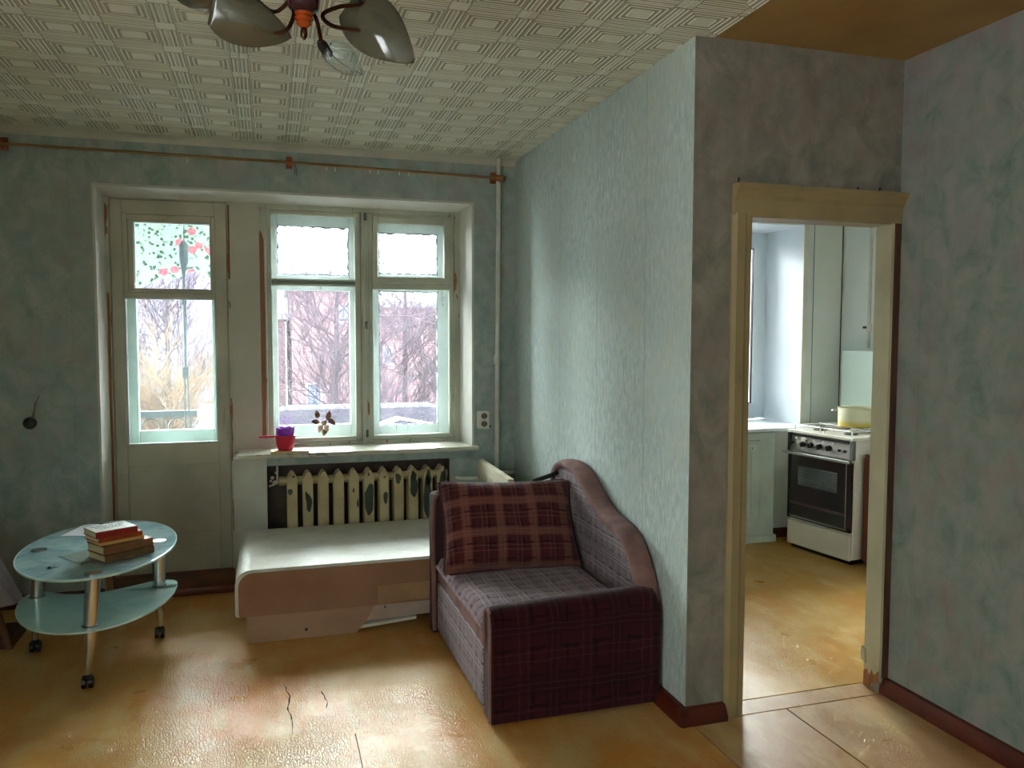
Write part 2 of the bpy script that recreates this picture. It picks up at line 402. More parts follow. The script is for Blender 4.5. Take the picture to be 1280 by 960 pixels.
# floor: sheets with open joints
m_gap = mat('floor_joint_dark', (48, 34, 22), rough=.95, spec=.05)
bm = BM(); box(bm, XL-.1, KX+.1, YB-.1, 5.7, -.06, -.006); fl = struct('floor', bm, m_gap)
def sheet(x0, x1, y0, y1, m, g=.0022, dz=0):
    bm = BM(); rbox(bm, x0+g, x1-g, y0+g, y1-g, -.0055, dz, .0012, 1); return obj('floor_sheet', bm, m, fl)
bm = BM(); box(bm, XL, .3035, YB, 3.0699, -.0055, 0); obj('floor_sheet', bm, m_floor, fl)
bm = BM(); box(bm, .3068, XP+.0175, YB, 3.0699, -.0055, 0); obj('floor_sheet', bm, m_floor, fl)
bm = BM(); box(bm, XL, XP+.0175, 3.0701, 5.24, -.0055, 0); obj('floor_sheet', bm, m_floor, fl)
sheet(XP+.02, 2.045, YB, 2.768, m_floor2, .003); sheet(2.045, XR+.02, YB, 2.768, m_floor2, .003)
sheet(1.60, 2.56, 2.768, 2.885, m_floor2, .0035)
sheet(1.66, KX, 2.885, KY+.02, m_kfloor, .0025)
bm = BM()
for (pts) in ([(.05, 3.6), (.07, 3.48), (.062, 3.36), (.075, 3.25), (.07, 3.1)], [(.2, 3.5), (.22, 3.38), (.21, 3.3)]):
    prev = None; pts = [(a[0]+(b[0]-a[0])*t/4+random.uniform(-.004, .004), a[1]+(b[1]-a[1])*t/4) for a, b in zip(pts, pts[1:]) for t in range(4)]
    for i, (x, y) in enumerate(pts):
        wd = random.uniform(.0008, .0034)*(1 if 0 < i < len(pts)-1 else .2)
        cur = (bm.verts.new((x-wd, y, .0006)), bm.verts.new((x+wd, y, .0006)))
        if prev: bm.faces.new((prev[0], prev[1], cur[1], cur[0]))
        prev = cur
obj('paint_crack', bm, m_gap, fl)

# baseboards
def skirting(name, prof, axis, a0, a1, off, flip=1):
    bm = BM(); prism(bm, [((off+flip*u), v) for u, v in prof], axis, a0, a1); return struct(name, bm, m_skirt, smooth=True)
pf = [(0, 0), (.040, 0), (.038, .022), (.026, .044), (.016, .062), (0, .066)]
skirting('baseboard_right', pf, 'y', YB, 2.775, XR, -1)
skirting('baseboard_partition', pf, 'y', YD-.03, YW, XP, -1)
skirting('baseboard_doorway', pf, 'x', XP-.036, 1.752, YD, -1)
skirting('baseboard_back', pf, 'x', XL, NX0-.0, YW, -1)
skirting('baseboard_kitchen', pf, 'x', 3.66, KX, KY, -1)

# doorway casing
dc = bpy.data.objects.new('trim_6', None); COL.objects.link(dc); dc['kind'] = 'structure'; dc['label'] = 'ochre painted casing of the kitchen doorway'
bm = BM(); prism(bm, [(1.748, YD), (1.748, YD-.012), (1.765, YD-.022), (1.80, YD-.022), (1.812, YD-.016), (1.83, YD-.016), (1.83, YD)], 'z', .0, 2.03); obj('side_casing', bm, m_casing, dc)
bm = BM(); prism(bm, [(2.523, YD), (2.523, YD-.010), (2.53, YD-.014), (2.558, YD-.014), (2.558, YD)], 'z', .068, 2.03); obj('side_casing', bm, mat('dark_brown_wood', (96, 62, 40), (66, 40, 26), 9, .6, stretch=(2, 2, .3)), dc, label='stripped dark brown edge board')
bm = BM(); box(bm, 1.826, 1.840, YD-.006, 2.884, 0, 2.03); obj('lining', bm, m_casing, dc)
bm = BM()
jp = [(2.768, .05), (2.795, .035), (2.815, .03), (2.822, .012), (2.860, .004), (2.860, 2.03), (2.768, 2.03)]
prism(bm, jp, 'x', 2.512, 2.5255); obj('lining', bm, m_jamb, dc, label='pale lining board with chipped foot')
bm = BM(); box(bm, 1.84, 2.512, YD-.006, 2.884, 2.017, 2.032); obj('head_lining', bm, m_casing, dc)
bm = BM(); prism(bm, [(YD, 2.02), (YD-.018, 2.02), (YD-.020, 2.085), (YD-.034, 2.098), (YD-.036, 2.112), (YD-.052, 2.125), (YD-.052, 2.142), (YD, 2.142)], 'x', 1.752, 2.556)
obj('head_casing', bm, m_casing, dc)
for x, hh in ((1.77, .022), (1.93, .006), (2.06, .008), (2.19, .006), (2.33, .016), (2.44, .02), (2.54, .008)):
    bm = BM(); tube(bm, [(x, YD-.01, 2.138), (x+.002, YD-.014, 2.144+hh)], .0035, 6); obj('nail', bm, m_black, dc)
bm = BM(); prism(bm, [(2.842, .11), (2.866, .12), (2.870, .15), (2.864, .18), (2.846, .17)], 'x', 2.500, 2.513); obj('splinter', bm, m_jamb, dc)
bm = BM(); prism(bm, [(2.769, .049), (2.795, .034), (2.815, .029), (2.822, .011), (2.859, .003), (2.859, .07), (2.84, .085), (2.825, .06), (2.810, .09), (2.80, .07), (2.769, .10)], 'x', 2.5105, 2.513); obj('stripped_foot', bm, m_barewood, dc)

# ---------------------------------------------------------------- living room window (window_1) and balcony door (door_1)
def fr(bm, x0, x1, z0, z1, y0, y1, l, r, b, t, bev=.004):
    for (a0, a1, c0, c1) in ((x0, x0+l, z0, z1), (x1-r, x1, z0, z1), (x0+l, x1-r, z0, z0+b), (x0+l, x1-r, z1-t, z1)):
        rbox(bm, a0, a1, y0, y1, c0, c1, bev, 1)
W = bpy.data.objects.new('window_1', None); COL.objects.link(W); W['kind'] = 'structure'
Y0 = YF
bm = BM(); fr(bm, -.050, 1.272, .815, 2.385, Y0-.012, Y0+.19, .055, .042, .03, .035); rbox(bm, .603, .652, Y0-.016, Y0+.19, .83, 2.36, .004, 1)
obj('window_frame', bm, m_paint_w, W)
bm = BM(); rbox(bm, .618, .636, Y0-.026, Y0-.012, .85, 2.35, .004, 2); obj('centre_moulding', bm, m_paint, W)
bm = BM()
pts = [(-.040, 2.17), (-.030, 2.215), (-.018, 2.19), (-.008, 2.15), (-.006, 1.2), (-.012, 1.05), (-.010, .88), (-.036, .90), (-.034, 1.1), (-.042, 1.3), (-.040, 1.8)]
prism(bm, pts, 'y', Y0-.0145, Y0-.008); obj('stripped_wood', bm, mat('raw_red_wood', (168, 116, 92), (142, 98, 74), 10, .8, stretch=(3, 3, .3)), W, label='long strip where the paint is gone to red brown wood')
# inner sashes
def sash(x0, x1, gx0, gx1, gz0, gz1, gz2, gz3, z0, z1, y, d, m, nm='sash'):
    bm = BM()
    fr(bm, x0, x1, z0, z1, y, y+d, gx0-x0, x1-gx1, gz0-z0, z1-gz3); rbox(bm, gx0, gx1, y, y+d, gz1, gz2, .004, 1)
    return obj(nm, bm, m, W)
L = sash(.006, .602, .036, .564, .875, 1.868, 1.912, 2.322, .845, 2.352, Y0+.004, .05, m_paint)
R_ = sash(.653, 1.230, .680, 1.200, .875, 1.855, 1.895, 2.330, .845, 2.352, Y0+.004, .05, m_paint)
bm = BM(); fr(bm, .678, 1.202, 1.893, 2.332, Y0-.012, Y0+.03, .034, .040, .045, .043); obj('vent_sash', bm, m_paint, W, label='small opening vent frame at the top right')
bm = BM(); rbox(bm, .036, .564, Y0-.004, Y0+.010, 1.880, 1.902, .004, 1); obj('transom', bm, mat('transom_grey_green', (120, 132, 124), None, rough=.5), W)
for (a, b, c, d) in ((.034, .566, .873, 1.870), (.034, .566, 1.910, 2.324), (.678, 1.202, .873, 1.857), (.710, 1.164, 1.936, 2.292)):
    bm = BM(); box(bm, a, b, Y0+.026, Y0+.029, c, d); obj('pane', bm, m_glass, W)
# outer sashes, mint and blue white
m_outer = paint_worn('outer_sash_paint', (206, 216, 214), (140, 150, 160), .62, 14)
m_outer_in = mat('putty', (168, 176, 180), (120, 126, 130), 18, .8, bump=.4)
yo = Y0+.135
sash(-.0, .612, .072, .540, .945, 1.845, 1.945, 2.268, .85, 2.36, yo, .045, m_outer, 'outer_sash')
sash(.645, 1.232, .735, 1.146, .925, 1.850, 1.962, 2.248, .85, 2.36, yo, .045, m_outer, 'outer_sash')
for (a, b, c, d) in ((.070, .542, .943, 1.847), (.070, .542, 1.943, 2.270), (.733, 1.148, .923, 1.852), (.733, 1.148, 1.96, 2.25)):
    bm = BM(); box(bm, a, b, yo+.02, yo+.023, c, d); obj('pane', bm, m_glass2, W)
def ragged(x0, x1, z0, z1, y, amp=.012, n=26, side='tblr'):
    bm = BM()
    def strip(p, q, nrm):
        p, q, nrm = Vector(p), Vector(q), Vector(nrm); prev = None
        for i in range(n+1):
            a = p.lerp(q, i/n); b = a+nrm*(.006+amp*random.random()**2)
            cur = (bm.verts.new(a), bm.verts.new(b))
            if prev: bm.faces.new((prev[0], prev[1], cur[1], cur[0]))
            prev = cur
    if 't' in side: strip((x0, y, z1), (x1, y, z1), (0, 0, -1))
    if 'b' in side: strip((x0, y, z0), (x1, y, z0), (0, 0, 1))
    if 'l' in side: strip((x0, y, z0), (x0, y, z1), (1, 0, 0))
    if 'r' in side: strip((x1, y, z0), (x1, y, z1), (-1, 0, 0))
    return bm
obj('sealing_strip', ragged(.072, .540, 1.945, 2.268, yo-.002), m_outer_in, W, label='torn sealing paper round the upper panes')
obj('sealing_strip', ragged(.735, 1.146, 1.962, 2.248, yo-.002), m_outer_in, W)
obj('sealing_strip', ragged(.735, 1.146, .925, 1.85, yo-.002, .006), m_outer_in, W)
bm = BM()
for z in (2.20, 1.45, 1.0): tube(bm, [(1.232, Y0-.008, z-.035), (1.232, Y0-.008, z+.035)], .007, 8)
obj('hinge', bm, m_paint, W, smooth=True)
bm = BM()
for z in (2.33, 1.62, .90): rbox(bm, .622, .640, Y0-.034, Y0-.022, z-.03, z+.02, .003, 1); 
obj('bolt', bm, mat('old_metal', (130, 130, 120), (80, 76, 66), 20, .5, metal=.4), W)
for (x, z) in ((1.222, 1.62),):
    bm = BM(); tube(bm, [(1.205, Y0-.004, 1.05), (1.205, Y0-.016, 1.05), (1.205, Y0-.016, 1.15), (1.205, Y0-.004, 1.15)], .005, 8); obj('handle', bm, m_paint, W)
bm = BM(); prism(bm, [(-.178, YW-.062), (NX1+.03, YW-.062), (NX1+.03, YW-.002), (NX1-.018, YW-.002), (NX1-.018, YF+.0), (-.05, YF), (-.05, YF-.03), (-.178, YF-.03)], 'z', .797, .823)
bmesh.ops.recalc_face_normals(bm, faces=bm.faces)
bmesh.ops.bevel(bm, geom=[e for e in bm.edges if abs(e.verts[0].co.y-(YW-.062)) < 1e-4 and abs(e.verts[1].co.y-(YW-.062)) < 1e-4 and abs(e.verts[0].co.z-e.verts[1].co.z) < 1e-4], offset=.008, segments=3, affect='EDGES')
obj('window_sill', bm, m_sill, W, label='chipped white painted window sill')
bm = BM(); box(bm, -.1, 1.3, 5.60, 5.86, .875, .895); obj('outer_ledge', bm, mat('ledge_zinc', (206, 216, 222), (180, 190, 196), 6, .5), W)

D = bpy.data.objects.new('door_1', None); COL.objects.link(D); D['kind'] = 'structure'
bm = BM(); rbox(bm, -.926, -.900, Y0-.012, Y0+.2, .0, 2.39, .003, 1); rbox(bm, -.230, -.2, Y0-.02, Y0+.2, .0, 2.39, .003, 1); rbox(bm, -.9, -.23, Y0-.01, Y0+.2, 2.374, 2.39, .003, 1)
obj('door_frame', bm, m_paint_w, D)
for (x0, x1, z0, z1) in ((-.921, -.904, .34, 1.80), (-.921, -.904, .12, .28), (-.226, -.214, .75, 1.15), (-.226, -.206, 1.9, 2.36), (-.224, -.212, .3, .5)):
    bm = BM(); n = 8; pts = [(x0+random.random()*.003, z0+(z1-z0)*i/n) for i in range(n+1)]+[(x1-random.random()*.005, z1-(z1-z0)*i/n) for i in range(n+1)]
    prism(bm, pts, 'y', Y0-.0215 if x0 > -.5 else Y0-.0135, Y0-.005); obj('stripped_wood', bm, m_barewood, D)
bm = BM()
x0, x1, z0, z1 = -.897, -.232, .052, 2.372; y0, y1 = Y0, Y0+.045
rbox(bm, x0, -.830, y0, y1, z0, z1, .003, 1); rbox(bm, -.302, x1, y0, y1, z0, z1, .003, 1)
rbox(bm, -.830, -.302, y0, y1, 2.285, z1, .003, 1); rbox(bm, -.830, -.302, y0, y1, .735, .865, .003, 1); rbox(bm, -.830, -.302, y0, y1, z0, .215, .003, 1)
rbox(bm, -.830, -.302, y0-.004, y1, 1.778, 1.806, .003, 1)
obj('door_leaf', bm, m_doorpaint, D)
bm = BM(); box(bm, -.828, -.304, y0+.008, y1-.004, .216, .734); obj('door_panel', bm, m_doorpaint, D)
bm = BM(); rbox(bm, -.81, -.32, y0+.003, y0+.012, .30, .31, .002, 1); obj('panel_batten', bm, m_doorpaint, D)
bm = BM(); fr(bm, -.830, -.302, 1.806, 2.285, y0+.006, y1-.004, .028, .022, .018, .036, .003)
fr(bm, -.800, -.322, 1.822, 2.252, y0+.012, y1-.008, .030, .010, .012, .014, .003); obj('glazing_bead', bm, m_doorpaint, D)
bm = BM(); fr(bm, -.830, -.302, .865, 1.778, y0+.004, y1-.004, .010, .010, .010, .010, .002); obj('glazing_bead', bm, m_outer, D)
for (c, d) in ((.870, 1.775), (1.825, 2.245)):
    bm = BM(); box(bm, -.825, -.306, y0+.024, y0+.027, c, d); obj('pane', bm, m_glass, D)
bm = BM(); tube(bm, smooth_curve([(-.268, y0+.002, .985), (-.268, y0-.022, 1.0), (-.268, y0-.026, 1.04), (-.268, y0-.022, 1.075), (-.268, y0+.002, 1.09)]), .006, 8); obj('door_handle', bm, m_jamb, D, smooth=True)
# outer leaf
bm = BM(); yo2 = Y0+.135
fr(bm, -.90, -.23, .04, 2.37, yo2, yo2+.045, .12, .105, .90, .12); rbox(bm, -.79, -.33, yo2, yo2+.045, 1.80, 1.825, .003, 1)
obj('outer_door_leaf', bm, m_mint, D)
bm = BM(); box(bm, -.782, -.333, yo2+.02, yo2+.023, .935, 2.255); obj('pane', bm, m_glass2, D)
bm = BM(); rbox(bm, NX0-.02, -.2, 5.02, Y0+.2, 0, .048, .008, 2); rbox(bm, NX0+.02, -.21, Y0-.05, Y0+.19, .0, .054, .006, 2); obj('threshold', bm, m_thresh, D, smooth=True)

# ---------------------------------------------------------------- placing helper: shapes written in world metres, stored relative to their thing
def at(t, name, bm, m, parent=None, smooth=False, kind=None, label=None):
    bmesh.ops.translate(bm, verts=bm.verts, vec=-t.location)
    return obj(name, bm, m, parent or t, smooth, kind, label)

# ---------------------------------------------------------------- radiator under the sill
m_rad = mat('radiator_cream', (206, 192, 150), (186, 170, 128), 7, .45, bump=.1)
m_radbare = mat('radiator_bare_green', (66, 84, 72), (50, 62, 54), 14, .6)
rad = thing('radiator', 'cream cast iron radiator with peeling paint in the recess under the window sill', 'radiator', (.6, 5.17, .0))
def section_bm():
    bm = BM()
    for y0, y1 in ((5.108-5.17, 5.136-5.17), (5.196-5.17, 5.224-5.17)):
        b2 = bmesh.new(); prism(b2, [(-.031, .10), (.031, .10), (.031, .655), (.006, .696), (-.006, .696), (-.031, .655)], 'y', y0, y1)
        bmesh.ops.recalc_face_normals(b2, faces=b2.faces)
        bmesh.ops.bevel(b2, geom=b2.edges[:], offset=.006, segments=2, affect='EDGES'); merge(bm, b2)
    for z in (.635, .15):
        tube(bm, [(-.0475, 0, z), (.0475, 0, z)], .027, 12); box(bm, -.018, .018, -.055, .055, z-.025, z+.025)
    return bm
sbm = section_bm(); bmesh.ops.recalc_face_normals(sbm, faces=sbm.faces); sme = bpy.data.meshes.new('section'); sbm.to_mesh(sme); sbm.free()
sme.polygons.foreach_set('use_smooth', [True]*len(sme.polygons)); sme.set_sharp_from_angle(angle=radians(40)); sme.materials.append(m_rad)
patches = {0: [(-.012, .575, .014, .022), (.008, .668, .008, .008)], 1: [(.004, .50, .017, .062), (-.010, .545, .008, .03)], 4: [(-.004, .565, .006, .014), (.022, .48, .006, .026)],
           5: [(.0, .50, .030, .105), (-.004, .662, .006, .010)], 6: [(.008, .505, .013, .045), (.002, .64, .006, .008)], 7: [(-.006, .625, .018, .038)], 8: [(.0, .575, .026, .075), (.0, .64, .018, .03)],
           9: [(-.004, .50, .030, .13), (.004, .62, .018, .05)], 10: [(.0, .56, .028, .09), (.014, .63, .010, .05)]}
for i in range(11):
    s = obj('section', sme, None, rad); s.location = (.137+.0951*i-.6, 0, 0)
    for (px_, pz, rw, rh) in patches.get(i, []):
        bm = BM(); n = 14
        pts = [(px_+rw*cos(a)*(1+.22*sin(3*a+i)), pz+rh*sin(a)*(1+.15*cos(2*a+i))) for a in [2*pi*k/n for k in range(n)]]
        pts = [(max(-.0295, min(.0295, x)), z) for x, z in pts]
        prism(bm, pts, 'y', -.0628, -.060); obj('bare_patch', bm, m_radbare, s)
bm = BM(); tube(bm, [(1.135, 5.17, .635), (1.165, 5.17, .635)], .024, 12); at(rad, 'valve', bm, mat('iron_dark', (52, 46, 42), None, rough=.5), smooth=True)
bm = BM(); tube(bm, [(.06, 5.17, .635), (.092, 5.17, .635)], .03, 12); at(rad, 'end_plug', bm, m_rad, smooth=True)
bm = BM()
for (x, z, r) in ((.02, .66, .012), (.045, .69, .010), (.035, .63, .014), (.01, .64, .008)): lathe(bm, [(0, -r), (r, -r*.5), (r, r*.5), (0, r)], 8, (x, 5.16, z))
tube(bm, [(.0, 5.2, .60), (.05, 5.18, .62), (.05, 5.17, .74)], .007, 8); at(rad, 'air_valve', bm, m_white, smooth=True)

pipe = thing('heating_pipe', 'pale painted vertical heating pipe in the corner beside the window', 'pipe', (1.447, 5.055, 0))
bm = BM(); tube(bm, [(1.440, 5.055, 0), (1.447, 5.055, 1.3), (1.456, 5.055, 2.7)], .0145, 12); at(pipe, 'riser', bm, m_pipe, smooth=True)
bm = BM(); tube(bm, [(1.443, 5.055, 1.36), (1.443, 5.055, 1.42)], .02, 12); at(pipe, 'coupling', bm, m_pipe, smooth=True)
bm = BM(); tube(bm, [(1.165, 5.13, .612), (1.20, 5.075, .612), (1.26, 5.062, .612), (1.44, 5.055, .612)], .012, 10); tube(bm, [(1.44, 5.055, .64), (1.57, 5.055, .64)], .011, 10); at(pipe, 'branch', bm, m_pipe, smooth=True)

# ---------------------------------------------------------------- wall fittings
so = thing('socket', 'white double wall socket right of the window, above the window sill level', 'socket', (1.352, 5.1, .99))
bm = BM(); rbox(bm, 1.318, 1.396, 5.062, 5.10, .935, 1.052, .006, 2); at(so, 'housing', bm, m_white)
for z in (1.02, .968):
    bm = BM(); tube(bm, [(1.360, 5.0615, z), (1.360, 5.058, z)], .021, 14); o = at(so, 'outlet', bm, mat('socket_grey', (120, 112, 100), None, rough=.5))
    bm = BM(); tube(bm, [(1.350, 5.058, z), (1.350, 5.0565, z)], .005, 8); tube(bm, [(1.370, 5.058, z), (1.370, 5.0565, z)], .005, 8); bmesh.ops.translate(bm, verts=bm.verts, vec=-so.location); obj('pin_hole', bm, m_black, o)
bm = BM(); tube(bm, [(1.406, 5.10, .947), (1.406, 5.088, .947)], .007, 8); at(so, 'screw', bm, m_black)
kn = thing('wall_knob', 'round black electric box with a wire stub on the wallpaper left of the door', 'electric box', (-1.285, 5.1, 1.05))
bm = BM(); lathe(bm, [(.034, 0), (.036, .012), (.03, .028), (.012, .034)], 18); bmesh.ops.rotate(bm, cent=(0, 0, 0), matrix=Matrix.Rotation(pi/2, 3, 'X'), verts=bm.verts); obj('box', bm, m_black, kn, smooth=True)
bm = BM(); tube(bm, smooth_curve([(.012, -.012, .02), (.024, -.016, .06), (.036, -.03, .11), (.052, -.012, .155)], 5), [.008]*6+[.005]*5+[.0025]*5, 8); obj('wire', bm, mat('wire_grey', (120, 112, 92), None, rough=.5), kn, smooth=True)

# curtain rod
rod = thing('curtain_rod', 'thin varnished wooden curtain rod across the wall above the window', 'curtain rod', (.03, 5.0, 2.57))
bm = BM(); tube(bm, [(-1.40, 5.0, 2.577), (.14, 5.0, 2.573), (1.43, 5.0, 2.556)], .0085, 10); at(rod, 'pole', bm, m_rod, smooth=True)
for x, z in ((-1.36, 2.578), (.147, 2.573), (1.425, 2.556)):
    bm = BM(); rbox(bm, x-.018, x+.018, 5.075, 5.10, z-.02, z+.05, .004, 2); rbox(bm, x-.012, x+.012, 5.0, 5.08, z-.004, z+.016, .004, 1)
    tube(bm, [(x-.012, 5.0, z), (x+.012, 5.0, z)], .020, 14)
    at(rod, 'bracket', bm, mat('bracket_amber', (168, 84, 20), (120, 52, 10), 20, .3), smooth=True)
for x, z in ((-1.40, 2.577), (1.455, 2.556)):
    bm = BM(); lathe(bm, [(.004, -.03), (.016, -.022), (.022, -.008), (.022, .008), (.014, .02), (.018, .026), (.010, .034)], 14)
    bmesh.ops.rotate(bm, cent=(0, 0, 0), matrix=Matrix.Rotation(pi/2 if x > 0 else -pi/2, 3, 'Y'), verts=bm.verts); bmesh.ops.translate(bm, verts=bm.verts, vec=(x, 5.0, z)); at(rod, 'finial', bm, m_rod, smooth=True)
for x in (-.42, .36, .41, .62, .67, .80, .86):
    bm = BM(); tube(bm, [(x, 5.0, 2.560), (x+.002, 4.998, 2.545), (x, 5.0, 2.535)], .0035, 6); at(rod, 'clip', bm, m_white)
bm = BM(); tube(bm, [(.168, 5.0, 2.575), (.175, 4.99, 2.54), (.176, 4.99, 2.50)], .002, 6); tube(bm, [(.178, 5.0, 2.57), (.186, 4.99, 2.53), (.188, 4.99, 2.495)], .002, 6); at(rod, 'cord', bm, m_black)

# ---------------------------------------------------------------- things on the sill
tr = thing('small_board', 'small cream board under the red dipper on the window sill', 'board', (.125, 5.115, .8232))
bm = BM(); rbox(bm, .012, .240, 5.052, 5.165, .8235, .838, .002, 1); at(tr, 'board', bm, mat('cream_board', (214, 200, 150), (190, 160, 110), 12, .5, stretch=(1, 6, 1)))
cup = thing('plastic_dipper', 'red plastic dipper with a long handle to the left on the window sill', 'dipper', (.100, 5.115, .8382))
m_red = mat('red_plastic', (206, 16, 62), None, rough=.28); m_red.node_tree.nodes['Principled BSDF'].inputs['Subsurface Weight'].default_value = .1
bm = BM(); lathe(bm, [(.040, 0), (.046, .004), (.056, .045), (.062, .088), (.066, .089), (.066, .094), (.059, .094), (.053, .045), (.042, .008), (.0, .006)], 28); obj('bowl', bm, m_red, cup, smooth=True)
bm = BM(); rbox(bm, -.155, -.055, -.010, .010, .080, .092, .004, 2); obj('handle', bm, m_red, cup)
pc = thing('purple_cup', 'purple plastic cup standing inside the red dipper', 'cup', (.100, 5.115, .8465))
m_pur = mat('purple_plastic', (140, 40, 190), (176, 90, 214), 30, .3, stretch=(1, 1, 1), lo=.45, hi=.6)
bm = BM(); n = 30; prof = [(.030, 0), (.050, .07), (.0585, .130)]
rings = []
for j, (r, z) in enumerate(prof+[(.0565, .130), (.048, .07), (.028, .003)]):
    rings.append([bm.verts.new((r*cos(2*pi*k/n), r*sin(2*pi*k/n), z+(.006*sin(7*2*pi*k/n)*(1 if j in (2, 3) else 0)))) for k in range(n)])
for j in range(len(rings)-1):
    for k in range(n): bm.faces.new((rings[j][k], rings[j][(k+1) % n], rings[j+1][(k+1) % n], rings[j+1][k]))
bm.faces.new(rings[-1]); bm.faces.new(rings[0][::-1]); obj('cup_body', bm, m_pur, pc, smooth=True)
lf = thing('dried_leaves', 'cluster of brown and white dried leaves stuck low on the left window pane', 'leaves', (.35, 5.375, .97))
lm = [mat('leaf_brown', (150, 104, 82), (96, 60, 50), 40, .6), mat('leaf_pale', (228, 210, 200), (190, 160, 130), 40, .6), mat('leaf_olive', (150, 134, 92), (110, 80, 60), 40, .6)]
for k, (dx, dz, a, l, c) in enumerate(((-.040, .055, 1.75, .055, 2), (-.048, .010, 2.9, .055, 0), (.030, .045, 1.3, .065, 0), (.048, .012, 5.6, .065, 0), (-.020, -.030, 4.3, .06, 1), (.018, -.026, 4.9, .06, 1), (.004, -.055, 4.5, .05, 2), (.0, .0, .8, .045, 1))):
    bm = BM(); n = 7; up = []; lo = []
    for i in range(n+1):
        t = i/n; wd = .017*sin(pi*t**.8)+.0005
        u = Vector((cos(a), 0, sin(a))); v = Vector((-sin(a), 0, cos(a))); p = Vector((dx, -.004-.012*sin(pi*t), dz))+u*(t-.4)*l
        up.append(bm.verts.new(p+v*wd)); lo.append(bm.verts.new(p-v*wd))
    for i in range(n): bm.faces.new((lo[i], lo[i+1], up[i+1], up[i]))
    obj('leaf', bm, lm[c], lf, smooth=True)

# ---------------------------------------------------------------- glass coffee table
tb = thing('coffee_table', 'oval two tier glass coffee table with chrome legs and black castors near the balcony door', 'table', (-.81, 4.345, 0))
def gl_mat(name, c1, c2, amt, rough=.06, scale=6):
    t = NT(name); t.set(Roughness=rough); t.base(t.ramp(t.noise(scale, 5, (1, 1, 1), .6, 1.2), [(.38, s2l(c1)), (.62, s2l(c2))]))
    t.b.inputs['Specular IOR Level'].default_value = .7
    tp = t.new('ShaderNodeBsdfTransparent'); tp.inputs[0].default_value = (.80, .95, .95, 1)
    m = t.new('ShaderNodeMixShader'); m.inputs[0].default_value = amt
    t.link(tp.outputs[0], m.inputs[1]); t.link(t.b.outputs[0], m.inputs[2]); t.link(m.outputs[0], t.out.inputs[0]); return t.m
m_gtop = gl_mat('marbled_blue_glass', (190, 216, 220), (150, 186, 196), .66)
m_gshelf = gl_mat('frosted_aqua_glass', (208, 238, 236), (192, 228, 228), .88, .12)
m_gedge = mat('glass_edge_aqua', (196, 228, 224), None, rough=.15)
def ellipse(cx, cy, a, b, n=72, rot=0):
    return [(cx+a*cos(t)*cos(rot)-b*sin(t)*sin(rot), cy+a*cos(t)*sin(rot)+b*sin(t)*cos(rot)) for t in [2*pi*k/n for k in range(n)]]
E0 = ellipse(-.808, 4.345, .350, .575, 72, .03)
bm = BM(); prism(bm, E0, 'z', .492, .501); at(tb, 'table_top', bm, m_gtop)
def rim(pts, z0, z1, o=.0012):
    bm = BM(); n = len(pts); c = Vector((sum(p[0] for p in pts)/n, sum(p[1] for p in pts)/n)); prev = None; R = []
    for p in pts:
        v = Vector(p); d = (v-c).normalized(); q = v+d*o; i = v-d*.003
        R.append([bm.verts.new((q.x, q.y, z0)), bm.verts.new((q.x, q.y, z1)), bm.verts.new((i.x, i.y, z1+.0004)), bm.verts.new((i.x, i.y, z0-.0004))])
    for k in range(n):
        a, b = R[k], R[(k+1) % n]
        for j in range(4): bm.faces.new((a[j], b[j], b[(j+1) % 4], a[(j+1) % 4]))
    return bm
at(tb, 'top_edge', rim(E0, .492, .501), m_gedge)
back = smooth_curve([(-.462, 4.395, 0), (-.485, 4.45, 0), (-.56, 4.470, 0), (-.68, 4.40, 0), (-.83, 4.335, 0), (-.98, 4.36, 0), (-1.09, 4.44, 0), (-1.145, 4.40, 0)], 6)
arc = [p for p in E0 if p[1] < 4.37]
arc.sort(key=lambda p: p[0]); S0 = [(p[0], p[1]) for p in arc if p[0] > -1.16]+[(p.x, p.y) for p in back]
bm = BM(); prism(bm, S0, 'z', .262, .270); at(tb, 'shelf', bm, m_gshelf); at(tb, 'shelf_edge', rim(S0, .262, .270), m_gedge)
for (x0, y0, x1, y1) in ((-1.075, 4.34, -1.105, 4.34), (-.745, 3.845, -.775, 3.822), (-.540, 4.36, -.547, 4.365), (-.862, 4.83, -.855, 4.86)):
    bm = BM(); P0 = Vector((x0, y0, .491)); P1 = Vector((x1, y1, .055)); M_ = P0.lerp(P1, .5)
    tube(bm, [P0, P0.lerp(M_, .98)], .031, 28); tube(bm, [P0.lerp(P1, t) for t in (.53, .62, .75, .88, 1)], [.027, .026, .022, .017, .013], 24); lg = at(tb, 'leg', bm, m_steel, smooth=True)
    bm = BM(); tube(bm, [(x0, y0, .501), (x0, y0, .506)], .036, 20); at(tb, 'cap', bm, m_steel, lg, smooth=True)
    bm = BM(); p = P0.lerp(P1, .5); tube(bm, [(p.x, p.y, .255), (p.x, p.y, .262)], .036, 20); tube(bm, [(p.x, p.y, .270), (p.x, p.y, .276)], .036, 20); at(tb, 'collar', bm, m_steel, lg, smooth=True)
    bm = BM()
    for s in (-1, 1): tube(bm, [(x1+s*.006, y1, .027), (x1+s*.022, y1, .027)], .027, 18)
    lathe(bm, [(.010, .03), (.024, .036), (.024, .05), (.014, .062)], 16, (x1, y1, 0)); at(tb, 'castor', bm, m_black, lg, smooth=True)

